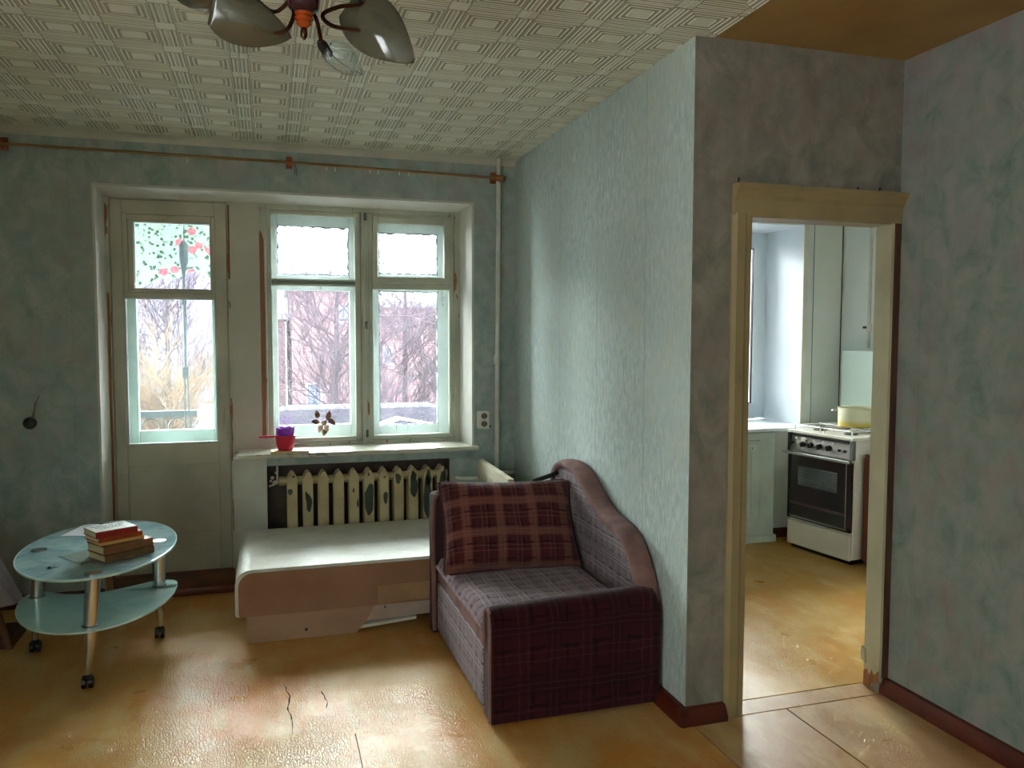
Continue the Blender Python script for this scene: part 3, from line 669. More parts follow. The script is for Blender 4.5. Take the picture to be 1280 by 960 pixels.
# books and papers on the table
m_pages = mat('pages_cream', (222, 208, 170), (196, 180, 140), 90, .8, stretch=(.2, .2, 6))
def book(label, x, y, z, rz, L, Wd, T, cover, spine='front', top=None):
    t = thing('book', label, 'book', (x, y, z), rz, 'books stacked on the glass coffee table')
    c = .003; bm = BM(); box(bm, .004, L-.004, .004, Wd-.004, c, T-c); obj('pages', bm, m_pages, t)
    bm = BM(); rbox(bm, 0, L, 0, Wd, 0, c, .001, 1); 
    if spine == 'front': rbox(bm, 0, L, -.001, .004, 0, T, .0018, 2)
    elif spine == 'back': rbox(bm, 0, L, Wd-.004, Wd+.001, 0, T, .0018, 2)
    rbox(bm, 0, L, 0, Wd, T-c, T, .001, 1)
    obj('cover', bm, cover, t)
    if top:
        bm = BM(); rbox(bm, .002, L-.002, .004, Wd-.002, T, T+.0008, .0003, 1); obj('front_cover_sheet', bm, top, t)
    return t
rzb = radians(36); z = .5015
fo = thing('plastic_folder', 'clear plastic folder lying flat under the stack of books', 'folder', (-.80, 4.02, z), rzb)
bm = BM(); rbox(bm, -.03, .20, .015, .235, 0, .004, .0015, 1); obj('sleeve', bm, gl_mat('clear_plastic', (190, 196, 186), (160, 170, 160), .55), fo)
z += .0045
book('thick olive brown book at the bottom of the stack of books', -.722, 3.985, z, rzb, .235, .165, .033, mat('cover_olive', (120, 84, 44), (96, 66, 36), 20, .6)); z += .0335
book('brown hardback with cream pages, second from the bottom of the stack', -.728, 3.992, z, rzb, .236, .165, .038, mat('cover_brown', (142, 92, 52), (118, 74, 40), 20, .6)); z += .0385
book('thin yellow cream paperback in the middle of the stack', -.748, 4.020, z, rzb-.06, .205, .150, .013, mat('cover_yellow', (224, 178, 104), None, rough=.6)); z += .0135
book('orange spined book under the red and white one', -.752, 4.018, z, rzb-.03, .205, .150, .022, mat('cover_orange', (186, 82, 24), (150, 60, 18), 12, .5)); z += .0225
bt = book('red spined book with a white lettered cover on top of the stack', -.762, 4.010, z, rzb-.08, .190, .150, .030, mat('cover_red', (172, 34, 30), (140, 26, 26), 20, .4), top=mat('cover_white', (226, 228, 222), None, rough=.35))
bm = BM(); random.seed(3)
for r in range(3):
    x = .02+.012*r
    while x < .165-.01*r:
        wd = random.uniform(.006, .013); y = .105-.026*r
        box(bm, x, x+wd*.35, y, y+.016, .0309, .0312)
        if random.random() < .7: box(bm, x, x+wd, y+.012, y+.016, .0309, .0312)
        if random.random() < .6: box(bm, x, x+wd, y+.0, y+.004, .0309, .0312)
        if random.random() < .5: box(bm, x+wd*.7, x+wd, y, y+.016, .0309, .0312)
        x += wd+.004
obj('title_lettering', bm, mat('ink_blue_grey', (66, 88, 110), None), bt)
pp = thing('paper_sheets', 'white sheets of paper lying on the table behind the books', 'paper', (-.985, 4.60, .5022), radians(-15))
for k, (dx, dy, a) in enumerate(((0, 0, 0), (.012, .008, .05))):
    bm = BM(); rbox(bm, -.06+dx, .16+dx, 0+dy, .25+dy, .0008*k, .0006+.0008*k, .0002, 1); obj('sheet', bm, mat('paper_white', (220, 222, 228), (206, 208, 218), 10, .6), pp)
ky = thing('small_keys', 'tiny bunch of metal keys near the front left rim of the table', 'keys', (-.95, 3.985, .5015))
bm = BM()
for k in range(3):
    a = .4+k*.8; box(bm, 0, .035, -.004, .004, .001*k, .001*k+.0015, Matrix.Rotation(a, 4, 'Z'))
    tube(bm, [(.006*cos(2*pi*t/12), .006*sin(2*pi*t/12)+.004*k, .003+.001*k) for t in range(13)], .0015, 6)
obj('key', bm, mat('key_metal', (96, 96, 96), None, rough=.3, metal=.8), ky)

# ---------------------------------------------------------------- cloth covered cabinet at the left edge
lc = thing('low_cabinet', 'low brown wooden cabinet at the left edge of the picture under a pale cloth', 'cabinet', (-1.48, 4.6, 0))
m_cab = mat('cabinet_brown', (112, 72, 48), (84, 52, 34), 6, .5, stretch=(3, 3, .4))
bm = BM(); rbox(bm, -1.76, -1.226, 4.42, 4.66, .0, .055, .003, 1); at(lc, 'plinth', bm, mat('plinth_dark', (62, 30, 18), None, rough=.5))
bm = BM(); rbox(bm, -1.76, -1.40, 4.42, 4.66, .055, .60, .004, 1); at(lc, 'body', bm, m_cab)
bm = BM(); prism(bm, [(-1.246, 0.0), (-1.222, 0.0), (-1.36, .56), (-1.41, .56)], 'y', 4.40, 4.42); at(lc, 'leg', bm, m_cab)
cl = BM(); nu, nv = 30, 18; g = []
for j in range(nv+1):
    row = []
    for i in range(nu+1):
        u, v = i/nu, j/nv
        s = u*.72                                    # along the front then round the corner
        zz = .605-v*(.40-.03*sin(u*11)); flare = v*.025
        if s < .53: x, y = -1.76+s*(.368+.195*v)/.53, 4.392-flare-.012*v*sin(s*42)
        else: x, y = -1.392+.195*v+.006*v*sin(s*60), 4.392+(s-.53)*1.0
        row.append(cl.verts.new((x, y, zz)))
    g.append(row)
for j in range(nv):
    for i in range(nu): cl.faces.new((g[j][i], g[j][i+1], g[j+1][i+1], g[j+1][i]))
top = [cl.verts.new((-1.76, 4.58, .612))]+[cl.verts.new((-1.392, 4.58, .612))]
cl.faces.new((g[0][0], top[0], top[1], *[g[0][i] for i in range(nu, 0, -1)]))
co = thing('draped_cloth', 'pale lilac grey cloth draped over the low cabinet at the left edge', 'cloth', (-1.48, 4.5, .4))
at(co, 'cloth', cl, mat('cloth_lilac_grey', (168, 156, 162), (150, 142, 148), 8, .9, bump=.2), smooth='all')

# ---------------------------------------------------------------- bed section
bd = thing('bed_section', 'low upholstered bed section with cream top and shade-tinted front under the window', 'bed', (.55, 4.55, 0))
m_vinyl = NT('cream_vinyl'); m_vinyl.set(Roughness=.42)
m_vinyl.base(m_vinyl.ramp(m_vinyl.noise(5, 5), [(.3, s2l((214, 212, 200))), (.7, s2l((192, 190, 176)))]))
m_vinyl.bump(m_vinyl.noise(7, 5, (1, 2.2, 1), .6, .8), .5, .02); m_vinyl = m_vinyl.m
m_front_shade = mat('front_shade_brown_beige', (160, 122, 96), (142, 104, 78), 2.5, .85, bump=.12)  # shade of the cushion's front face painted in as a browner colour
def rr(x0, x1, z0, z1, r, n=6, br=.015):
    p = []
    for cx, cz, a0, q in ((x1-r, z1-r, 0, r), (x0+r, z1-r, pi/2, r), (x0+br, z0+br, pi, br), (x1-br, z0+br, 1.5*pi, br)):
        for k in range(n+1):
            a = a0+pi/2*k/n; p.append((cx+q*cos(a), cz+q*sin(a)))
    return p
b2 = bmesh.new(); prism(b2, rr(-.172, 1.275, .138, .375, .080), 'y', 4.135, 5.02); bmesh.ops.recalc_face_normals(b2, faces=b2.faces)
caps = [f for f in b2.faces if len(f.verts) > 8]; ed = {e for f in caps for e in f.edges}
bmesh.ops.bevel(b2, geom=list(ed), offset=.012, segments=3, affect='EDGES')
at(bd, 'cushion', b2, m_vinyl, smooth=True)
bm = BM(); prism(bm, rr(-.155, 1.27, .142, .362, .070), 'y', 4.128, 4.136); at(bd, 'front_shade', bm, m_front_shade)
bm = BM(); random.seed(11)
for k in range(9):
    x = random.uniform(.35, .78); y = random.uniform(4.5, 4.8); a = random.uniform(-.3, .3); L_ = random.uniform(.05, .14)
    tube(bm, smooth_curve([(x, y, .3640), (x+L_*.3, y+a*L_*.5, .3675), (x+L_*.7, y+a*L_, .367), (x+L_, y+a*L_*.6, .364)], 5), .0105, 14)
at(bd, 'wrinkle', bm, m_vinyl, smooth='all', kind='stuff')
bm = BM(); prism(bm, [(-.118, 0), (.42, .0), (.475, .055), (.52, .137), (-.118, .137)], 'y', 4.146, 4.158)
prism(bm, [(4.158, 0), (4.96, 0), (4.96, .137), (4.158, .137)], 'x', -.118, -.104); at(bd, 'base_panel', bm, mat('panel_beige_brown', (176, 142, 114), (152, 118, 90), 5, .6, stretch=(.3, 1, 1)))
bm = BM(); prism(bm, [(.44, .052), (1.10, .070), (1.10, .150), (.50, .138)], 'y', 4.160, 4.172); at(bd, 'broken_board', bm, mat('board_pale', (190, 172, 156), (170, 152, 138), 6, .6), label='pale broken board under the right half')
bm = BM(); prism(bm, [(.36, .012), (.74, .040), (.74, .054), (.38, .03)], 'y', 4.150, 4.30); at(bd, 'splint', bm, m_white)
bm = BM(); prism(bm, [(.535, .150), (1.1, .160), (1.1, .250), (.535, .245)], 'y', 4.1265, 4.1285); at(bd, 'patch', bm, mat('patch_ochre', (172, 138, 100), (156, 122, 84), 6, .7), label='lighter rectangular patch')
for x, y, z_, r in ((.17, 4.147, .045, .008), (.575, 4.161, .118, .005)):
    bm = BM(); tube(bm, [(x, y, z_), (x, y-.004, z_)], r, 10); at(bd, 'bolt_hole', bm, m_black)
for y in (4.25, 4.85):
    for x in (.0, 1.2): bm = BM(); tube(bm, [(x, y, 0), (x, y, .14)], .02, 10); at(bd, 'foot', bm, m_black)

bo = thing('standing_board', 'unpainted white side board standing on edge between the bed and the wall pipe', 'board', (1.335, 4.7, 0))
bm = BM(); prism(bm, [(4.34, 0), (5.03, 0), (5.03, .742), (4.34, .726)], 'x', 1.305, 1.343)
at(bo, 'panel', bm, mat('board_offwhite', (214, 206, 182), (186, 176, 150), 9, .6, bump=.3, bscale=22, stretch=(1, .4, 1), lo=.45, hi=.7))
bm = BM(); random.seed(5)
for k in range(15):
    y = 4.98-.035*k; zz = .60+random.uniform(-.02, .04)
    p = [(1.3045, y-random.uniform(0, .012), zz+random.uniform(0, .045)) for _ in range(3)]; tube(bm, p, .0016, 4)
at(bo, 'pencil_marks', bm, mat('pencil_grey', (110, 106, 98), None), kind='stuff')

# ---------------------------------------------------------------- small sofa
sf = thing('small_sofa', 'small dark plaid sofa with a wavy back against the streaked wall', 'sofa', (1.19, 3.5, 0))
LT = dict(base=(142, 120, 126), band=(116, 96, 108), line=(206, 196, 198), dark=(50, 36, 48))
m_seat = plaid('plaid_seat', 'xy', (132, 108, 114), LT['band'], LT['line'], LT['dark'], .17, .14)
m_drw = plaid('plaid_drawer', 'yz', (130, 112, 118), (104, 84, 96), (200, 190, 194), (44, 30, 42), .15, .17)
m_bk = plaid('plaid_back', 'yz', (136, 116, 120), (108, 90, 100), (196, 186, 188), (46, 32, 44), .13, .15)
m_arm = plaid('plaid_arm_shaded_maroon', 'xz', (58, 14, 25), (38, 9, 19), (98, 60, 70), (22, 6, 12), .27, .24, la=.26)  # near arm plaid darkened, its unlit face put into the colour
m_pil = plaid('plaid_cushion_burgundy', 'xy', (84, 34, 38), (124, 80, 68), (156, 114, 96), (36, 15, 24), .165, .16, la=.3)
m_trim = mat('sofa_trim_mauve', (138, 104, 98), (112, 80, 78), 10, .9, bump=.2)
def P_(n, bm, m, **k): return at(sf, n, bm, m, **k)
bm = BM(); rbox(bm, .835, 1.52, 3.05, 4.0, .03, .335, .008, 1); P_('body', bm, m_trim)
bm = BM(); rbox(bm, .818, .838, 3.075, 3.975, .035, .285, .007, 2); P_('drawer_front', bm, m_drw)
bm = BM(); rbox(bm, .824, .842, 3.06, 3.985, .288, .350, .006, 2); P_('front_rail', bm, m_trim)
# seat: soft pad with a sagging front edge
def pad(x0, x1, y0, y1, z0, z1, r, nx=30, ny=34, sag=0, seed=0):
    bm = BM(); V = {}
    for k, zf in ((1, z1), (0, z0)):
        for i in range(nx+1):
            for j in range(ny+1):
                u, v = i/nx, j/ny; x = x0+(x1-x0)*u; y = y0+(y1-y0)*v
                e = min(u*(x1-x0), (1-u)*(x1-x0), v*(y1-y0), (1-v)*(y1-y0)); q = min(e/r, 1)
                dz = (1-math.sqrt(max(0, 1-(1-q)**2)))*r
                n = noise.noise(Vector((x*5+seed, y*5, 0)))*.010+noise.noise(Vector((x*14, y*14+seed, 3)))*.004
                z = (zf-dz+n-sag*(1-u)**4 if k else zf+dz*.3)
                V[k, i, j] = bm.verts.new((x, y, z))
    for i in range(nx):
        for j in range(ny):
            bm.faces.new((V[1, i, j], V[1, i+1, j], V[1, i+1, j+1], V[1, i, j+1])); bm.faces.new((V[0, i, j], V[0, i, j+1], V[0, i+1, j+1], V[0, i+1, j]))
    for i in range(nx):
        bm.faces.new((V[0, i, 0], V[0, i+1, 0], V[1, i+1, 0], V[1, i, 0])); bm.faces.new((V[0, i+1, ny], V[0, i, ny], V[1, i, ny], V[1, i+1, ny]))
    for j in range(ny):
        bm.faces.new((V[0, 0, j+1], V[0, 0, j], V[1, 0, j], V[1, 0, j+1])); bm.faces.new((V[0, nx, j], V[0, nx, j+1], V[1, nx, j+1], V[1, nx, j]))
    return bm
P_('seat', pad(.812, 1.47, 3.065, 3.985, .342, .425, .045, sag=.012), m_seat, smooth='all')
# near arm with a rolled top that rises to the right
def arm(y0, y1, zl, zr, x0, x1, roll=.05):
    bm = BM(); n = 8; prof = []
    for k in range(n+1): a = pi*k/n; prof.append(((y0+y1)/2-(y1-y0)/2*cos(a), roll*sin(a)))
    L_ = []
    for x, zz in ((x0, zl), (x0+.02, zl+.01), (x0+.35*(x1-x0), zl+.35*(zr-zl)+.012), (x1-.06, zr+.01), (x1-.02, zr), (x1, zr-.03)):
        L_.append([bm.verts.new((x, y0+.004, .015))]+[bm.verts.new((x, y, zz-roll+h)) for y, h in prof]+[bm.verts.new((x, y1, .015))])
    for i in range(len(L_)-1):
        for k in range(len(L_[0])): bm.faces.new((L_[i][k], L_[i+1][k], L_[i+1][(k+1) % len(L_[0])], L_[i][(k+1) % len(L_[0])]))
    bm.faces.new(L_[0]); bm.faces.new(L_[-1][::-1]); return bm
P_('armrest', arm(2.950, 3.068, .462, .490, .822, 1.556), m_arm, smooth=True)
bm = BM(); tube(bm, [(.822, 2.965, .02), (.820, 2.962, .25), (.819, 2.965, .40), (.823, 2.985, .452), (.824, 3.02, .463), (.823, 3.05, .44), (.821, 3.06, .38), (.822, 3.06, .30)], .009, 8); P_('welt', bm, m_trim, smooth=True)
P_('armrest', arm(3.985, 4.085, .735, .755, .800, 1.47, .04), mat('sofa_dark_cloth', (66, 40, 42), (46, 28, 32), 8, .9, bump=.2), smooth=True, label='taller far armrest behind the cushion')
bm = BM(); tube(bm, [(.806, 3.99, .03), (.803, 3.99, .3), (.798, 3.985, .5), (.800, 3.985, .66), (.806, 3.99, .71), (.82, 3.99, .737)], .012, 8); P_('welt', bm, m_trim, smooth=True)
bm = BM(); tube(bm, smooth_curve([(1.34, 3.99, .775), (1.40, 3.99, .792), (1.48, 3.99, .815)], 4), .012, 8); P_('strap', bm, m_black, smooth=True)
# wavy back
ctrl = [(4.085, .70), (4.07, .79), (4.02, .845), (3.92, .873), (3.80, .872), (3.70, .845), (3.60, .795), (3.50, .742), (3.42, .712), (3.33, .697), (3.23, .680), (3.14, .640), (3.07, .570), (3.02, .49), (2.985, .38)]
cv = smooth_curve([(0, y, z_) for y, z_ in ctrl], 4); out2 = [(p.y, p.z) for p in cv]
bm = BM(); prism(bm, [(4.085, .03)]+out2+[(2.975, .03)], 'x', 1.485, 1.560); P_('backrest', bm, m_bk)
bm = BM(); prev = None; N = len(cv)
for i, p in enumerate(cv):
    d = (cv[min(i+1, N-1)]-cv[max(i-1, 0)]).normalized(); nrm = Vector((0, -d.z, d.y)); nrm = -nrm if nrm.z < 0 or (abs(nrm.z) < .2 and nrm.y > 0 and p.y < 3.5) else nrm
    cur = []
    for k in range(9):
        a = pi*k/8; x = 1.521-.052*cos(a); h = .006+.020*sin(a)
        cur.append(bm.verts.new((x, p.y+nrm.y*h, p.z+nrm.z*h)))
    cur += [bm.verts.new((1.568, p.y-nrm.y*.02, p.z-nrm.z*.02)), bm.verts.new((1.474, p.y-nrm.y*.02, p.z-nrm.z*.02))]
    if prev:
        for k in range(len(cur)): bm.faces.new((prev[k], prev[(k+1) % len(cur)], cur[(k+1) % len(cur)], cur[k]))
    prev = cur
P_('back_border', bm, m_trim, smooth='all', label='plain mauve brown border along the wavy top')
# big cushion
def pillow(wd, ht, th, n=28):
    bm = BM(); V = {}
    for s in (1, -1):
        for i in range(n+1):
            for j in range(n+1):
                u, v = 2*i/n-1, 2*j/n-1
                pin = 1-.07*(1-abs(u)**2)*abs(v)**3; pinv = 1-.07*(1-abs(v)**2)*abs(u)**3
                e = max(0, (1-u**4))**.55*max(0, (1-v**4))**.55
                fold = .008*math.sin(14*v)*max(0, (-u-.45))*e*2
                z = s*(th/2*e)+noise.noise(Vector((u*2.2, v*2.2, s*2)))*.014*e+fold
                key = (s, i, j)
                if s == -1 and (i in (0, n) or j in (0, n)): V[key] = V[(1, i, j)]
                else: V[key] = bm.verts.new((u*wd/2*pinv, v*ht/2*pin, z))
    for s in (1, -1):
        for i in range(n):
            for j in range(n):
                f = (V[s, i, j], V[s, i+1, j], V[s, i+1, j+1], V[s, i, j+1])
                bm.faces.new(f if s == 1 else f[::-1])
    return bm
cu = thing('cushion', 'large burgundy plaid cushion leaning on the far arm of the small sofa', 'cushion', (1.135, 3.745, .612))
cu.rotation_euler = (radians(57), radians(1), radians(-4))
obj('cushion_cover', pillow(.69, .475, .19), m_pil, cu, smooth='all')
bm = BM(); pts = []
for k in range(61):
    t = 2*pi*k/60; u, v = cos(t), sin(t); m_ = max(abs(u), abs(v)); u, v = u/m_, v/m_
    pin = 1-.07*(1-abs(u)**2)*abs(v)**3; pinv = 1-.07*(1-abs(v)**2)*abs(u)**3
    pts.append((u*.345*pinv, v*.2375*pin, 0))
tube(bm, pts, .006, 6, False); obj('piping', bm, mat('piping_dark', (74, 32, 38), None, rough=.9), cu, smooth='all')

# ---------------------------------------------------------------- chandelier
ch = thing('chandelier', 'dark metal ceiling lamp with smoky leaf shaped glass petals', 'ceiling lamp', (.10, 2.08, 2.7))
O = Vector((.10, 2.08, 2.34))
m_chr = mat('lamp_chrome', (190, 186, 180), (120, 116, 112), 30, .14, metal=1)
m_amber = mat('lamp_amber', (176, 78, 30), (120, 44, 16), 30, .25)
m_petal = NT('smoky_glass'); m_petal.set(Roughness=.12); m_petal.base(s2l((92, 88, 70))); m_petal.b.inputs['Specular IOR Level'].default_value = .8
tp = m_petal.new('ShaderNodeBsdfTransparent'); tp.inputs[0].default_value = (.62, .62, .55, 1); mx = m_petal.new('ShaderNodeMixShader'); mx.inputs[0].default_value = .72
m_petal.link(tp.outputs[0], mx.inputs[1]); m_petal.link(m_petal.b.outputs[0], mx.inputs[2]); m_petal.link(mx.outputs[0], m_petal.out.inputs[0]); m_petal = m_petal.m
m_clear = glass('clear_cut_glass', (.9, .95, .95), .10, (.9, .95, .95), 20)
bm = BM(); lathe(bm, [(.055, 0), (.055, -.012), (.03, -.03), (.010, -.036)], 24, ch.location); at(ch, 'canopy', bm, m_brass, smooth=True)
bm = BM(); tube(bm, [(O.x, O.y, 2.67), (O.x, O.y, 2.42)], .009, 12); at(ch, 'stem', bm, m_brass, smooth=True)
bm = BM(); lathe(bm, [(.012, .10), (.022, .085), (.034, .06), (.040, .035), (.036, .01), (.022, -.002)], 20, O); at(ch, 'hub', bm, mat('hub_dark_plum', (70, 36, 44), (48, 24, 30), 20, .2), smooth=True)
bm = BM(); lathe(bm, [(.024, -.002), (.020, -.008), (.024, -.014), (.017, -.020), (.019, -.026), (.008, -.036)], 20, O); at(ch, 'ring', bm, m_amber, smooth=True)
bm = BM(); lathe(bm, [(.006, -.036), (.009, -.044), (.008, -.056), (.003, -.064)], 12, O); at(ch, 'finial', bm, m_brass, smooth=True)
def petal(par, base, tip, nrm, wd, dish, m, name='petal', rib=False):
    base, tip, nrm = Vector(base), Vector(tip), Vector(nrm).normalized(); a = (tip-base); L_ = a.length; a.normalize(); nrm = (nrm-a*nrm.dot(a)).normalized(); b = a.cross(nrm)
    bm = BM(); nu, nv = 18, 12; V = {}
    for s in (0, 1):
        for i in range(nu+1):
            for j in range(nv+1):
                t = i/nu; v = 2*j/nv-1; ww = wd/2*(sin(pi*min(1, (t*.93+.07))**.72)**.75 if t < 1 else 0.0)+.0015
                h = dish*(1-(v*ww/(wd/2))**2)*sin(pi*t*.95+.1)+(.004 if s else 0)+(.003*cos(v*9) if rib else 0)
                V[s, i, j] = bm.verts.new(base+a*L_*t+b*v*ww+nrm*h)
    for i in range(nu):
        for j in range(nv):
            bm.faces.new((V[0, i, j], V[0, i+1, j], V[0, i+1, j+1], V[0, i, j+1])); bm.faces.new((V[1, i, j], V[1, i, j+1], V[1, i+1, j+1], V[1, i+1, j]))
    for i in range(nu):
        for j in (0, nv): bm.faces.new((V[0, i, j], V[1, i, j], V[1, i+1, j], V[0, i+1, j]))
    for j in range(nv):
        for i in (0, nu): bm.faces.new((V[0, i, j], V[0, i, j+1], V[1, i, j+1], V[1, i, j]))
    return at(ch, name, bm, m, par, smooth='all')
def arm_(pts, socket, sdir):
    bm = BM(); tube(bm, smooth_curve(pts, 6), .0052, 8); a = at(ch, 'arm', bm, m_brass, smooth=True)
    s = Vector(socket); d = Vector(sdir).normalized(); bm = BM(); tube(bm, [s-d*.012, s, s+d*.028, s+d*.036], [.009, .014, .014, .010], 12); at(ch, 'socket', bm, m_black, a, smooth=True)
    return a
# right arm, hairpin, big petal
a = arm_([O+Vector((.03, 0, .05)), O+Vector((.075, .0, .07)), O+Vector((.15, .01, .045)), O+Vector((.09, .01, .03)), O+Vector((.045, .0, .0)), O+Vector((.075, 0, -.025)), O+Vector((.17, .02, -.020))], O+Vector((.175, .02, -.016)), (1, .2, .25))
petal(a, O+Vector((.115, .04, .050)), O+Vector((.270, -.02, -.100)), (-.15, -1, -.35), .140, .028, m_petal)
# left arm
a = arm_([O+Vector((-.03, 0, .03)), O+Vector((-.024, .0, -.01)), O+Vector((-.05, .0, -.052)), O+Vector((-.11, .0, -.052))], O+Vector((-.115, 0, -.050)), (-1, 0, .35))
petal(a, O+Vector((-.215, -.01, -.020)), O+Vector((-.030, .02, -.055)), (.05, -1, -.45), .115, .024, m_petal)
# upper left arm
a = arm_([O+Vector((-.02, .02, .05)), O+Vector((-.07, .03, .005)), O+Vector((-.13, .06, .06)), O+Vector((-.17, .08, .10))], O+Vector((-.17, .08, .10)), (-1, .4, .3))
petal(a, O+Vector((-.12, .08, .075)), O+Vector((-.30, .12, .045)), (.1, -.3, -1), .13, .026, m_petal)
# front arm, small clear petal (towards the window)
a = arm_([O+Vector((.02, .02, .02)), O+Vector((.035, .03, -.01)), O+Vector((.045, .06, -.045))], O+Vector((.048, .065, -.050)), (.5, .6, -.5))
petal(a, O+Vector((.060, .05, -.060)), O+Vector((.150, .06, -.115)), (-.3, -.9, -.5), .075, .016, m_clear, 'petal', True)
# arms behind the frame, towards the camera
for ang in (-2.4, -.9):
    d = Vector((cos(ang), sin(ang), 0)); a = arm_([O+d*.03+Vector((0, 0, .05)), O+d*.08+Vector((0, 0, .02)), O+d*.14+Vector((0, 0, .06)), O+d*.17+Vector((0, 0, .10))], O+d*.17+Vector((0, 0, .10)), (d.x, d.y, .3))
    petal(a, O+d*.12+Vector((0, 0, .10)), O+d*.30+Vector((0, 0, .06)), (0, 0, -1), .14, .028, m_petal)

# ---------------------------------------------------------------- kitchen
m_enam = mat('white_enamel', (222, 220, 206), (212, 210, 196), 3, .25)
st = thing('gas_stove', 'white gas stove with black oven door seen through the kitchen doorway', 'stove', (3.652, 4.990, 0), math.atan2(-.992, .127))
def S_(n, bm, m, par=None, smooth=False, **k): return obj(n, bm, m, par or st, smooth, **k)
SW, SD = .59, .52
bm = BM(); rbox(bm, 0, SW, .025, SD, .035, .845, .006, 2); S_('body', bm, m_enam)
bm = BM(); rbox(bm, .02, SW-.02, .03, SD-.03, .0, .036, .004, 1); S_('plinth', bm, m_black)
bm = BM(); rbox(bm, .006, SW-.006, .0, .024, .030, .205, .006, 2); S_('drawer', bm, m_enam)
m_oven = mat('oven_glass_black', (26, 14, 22), (40, 20, 30), 3, .08)
bm = BM(); rbox(bm, .004, SW-.004, -.004, .024, .222, .700, .006, 2); od = S_('oven_door', bm, m_oven)
bm = BM(); rbox(bm, .0, SW, -.03, .006, .692, .714, .005, 2); rbox(bm, -.012, .012, -.050, .006, .700, .712, .004, 2); S_('door_handle', bm, m_steel, od)
bm = BM(); box(bm, .11, .47, -.0058, -.0042, .475, .615); wn = S_('oven_window', bm, mat('oven_window_grey', (112, 124, 128), (84, 96, 102), 3, .15), od)
bm = BM()
for k in range(8): box(bm, .11, .47, -.0064, -.0056, .480+k*.017, .484+k*.017)
S_('oven_stripe', bm, m_oven, od)
bm = BM(); box(bm, .03, .56, -.0058, -.0042, .328, .350); S_('door_band', bm, mat('band_plum_grey', (92, 78, 88), None, rough=.2), od)
bm = BM(); box(bm, .545, .553, -.0066, -.004, .24, .69); box(bm, .03, .56, -.0062, -.004, .236, .244); S_('door_trim', bm, m_steel, od)
bm = BM(); prism(bm, [(.0, .722), (.026, .722), (.026, .842), (.030, .842), (.018, .838)], 'x', .0, SW); cp = S_('control_panel', bm, mat('panel_silver', (176, 172, 164), (150, 146, 140), 12, .35, metal=.3))
for e, x0 in ((0, -.004), (1, SW-.022)):
    bm = BM(); rbox(bm, x0, x0+.026, -.006, .03, .715, .85, .004, 1); S_('panel_cheek', bm, m_black if e == 0 else mat('cheek_grey', (96, 98, 96), None, rough=.4), cp)
bm = BM(); box(bm, .03, .56, .0, .012, .826, .838); S_('vent_slot', bm, m_black, cp)
for k, x in enumerate((.045, .145, .215, .30, .385)):
    bm = BM(); r = .021 if k else .010; tube(bm, [(x, .008, .775), (x, -.016, .772)], [r, r*.85], 16); box(bm, x-.004, x+.004, -.022, -.010, .755, .79); S_('knob', bm, m_black, cp, smooth=True)
    bm = BM(); tube(bm, [(x+.03, .004, .812), (x+.03, -.0, .812)], .006, 10); S_('mark', bm, m_white, cp)
for x in (.475, .525):
    bm = BM(); tube(bm, [(x, .008, .770), (x, -.004, .770)], .010, 12); S_('button', bm, m_black, cp)
bm = BM(); rbox(bm, .125, .165, -.002, .006, .785, .822, .002, 1); S_('timer_label', bm, m_white, cp)
bm = BM(); rbox(bm, -.006, SW+.006, .0, SD, .845, .868, .006, 2); ct = S_('cooktop', bm, m_enam)
for bx in (.155, .435):
    for by in (.15, .38):
        bm = BM(); lathe(bm, [(.045, .868), (.045, .878), (.032, .882), (.032, .890), (.010, .892)], 20, (bx, by, 0)); S_('burner', bm, mat('burner_grey', (110, 112, 108), None, rough=.4, metal=.5), ct, smooth=True)
for bx in (.155, .435):
    bm = BM()
    for t_ in [bx-.12, bx+.12]: tube(bm, [(t_, .03, .902), (t_, .49, .902)], .0045, 6)
    for y in (.03, .49, .26): tube(bm, [(bx-.12, y, .902), (bx+.12, y, .902)], .0045, 6)
    for y in (.15, .38):
        for a in range(4):
            d = Vector((cos(a*pi/2+pi/4), sin(a*pi/2+pi/4), 0)); tube(bm, [Vector((bx, y, .902))+d*.035, Vector((bx, y, .902))+d*.12], .0045, 6)
    for x in (bx-.12, bx+.12):
        for y in (.03, .49): tube(bm, [(x, y, .866), (x, y, .904)], .0045, 6)
    S_('grate', bm, m_steel, ct, smooth=True)
bm = BM(); rbox(bm, .0, SW, SD-.012, SD, .868, 1.44, .004, 2); S_('lid', bm, mat('lid_mint_white', (206, 224, 214), None, rough=.25), label='raised lid at the back of the stove')
pot = thing('enamel_pot', 'cream enamel pot with a yellow bottom standing on the stove', 'pot', (4.005, 4.705, .9068))
bm = BM(); lathe(bm, [(.105, 0), (.118, .006), (.122, .03), (.122, .128), (.127, .132), (.127, .136), (.119, .134), (.117, .03), (.10, .008), (0, .006)], 36)
tt = NT('enamel_cream_yellow'); tt.set(Roughness=.2); sp = tt.new('ShaderNodeSeparateXYZ'); tt.link(tt.coord(), sp.inputs[0])
tt.base(tt.ramp(tt.math('ADD', sp.outputs[2], tt.math('MULTIPLY', tt.noise(6, 2), .02)), [(.0, s2l((196, 170, 60))), (.030, s2l((200, 178, 80))), (.06, s2l((216, 212, 176))), (.2, s2l((220, 218, 190)))]))
obj('pot_body', bm, tt.m, pot, smooth=True)
for s in (-1, 1):
    bm = BM(); d = Vector((s*.79, -s*.61, 0))*1.0; nn = Vector((.61, .79, 0)); q = Vector((0, 0, .112))
    tube(bm, smooth_curve([q+d*.122+nn*.035, q+d*.155+nn*.03, q+d*.162, q+d*.155-nn*.03, q+d*.122-nn*.035], 4), .005, 8); obj('handle', bm, m_steel, pot, smooth=True)
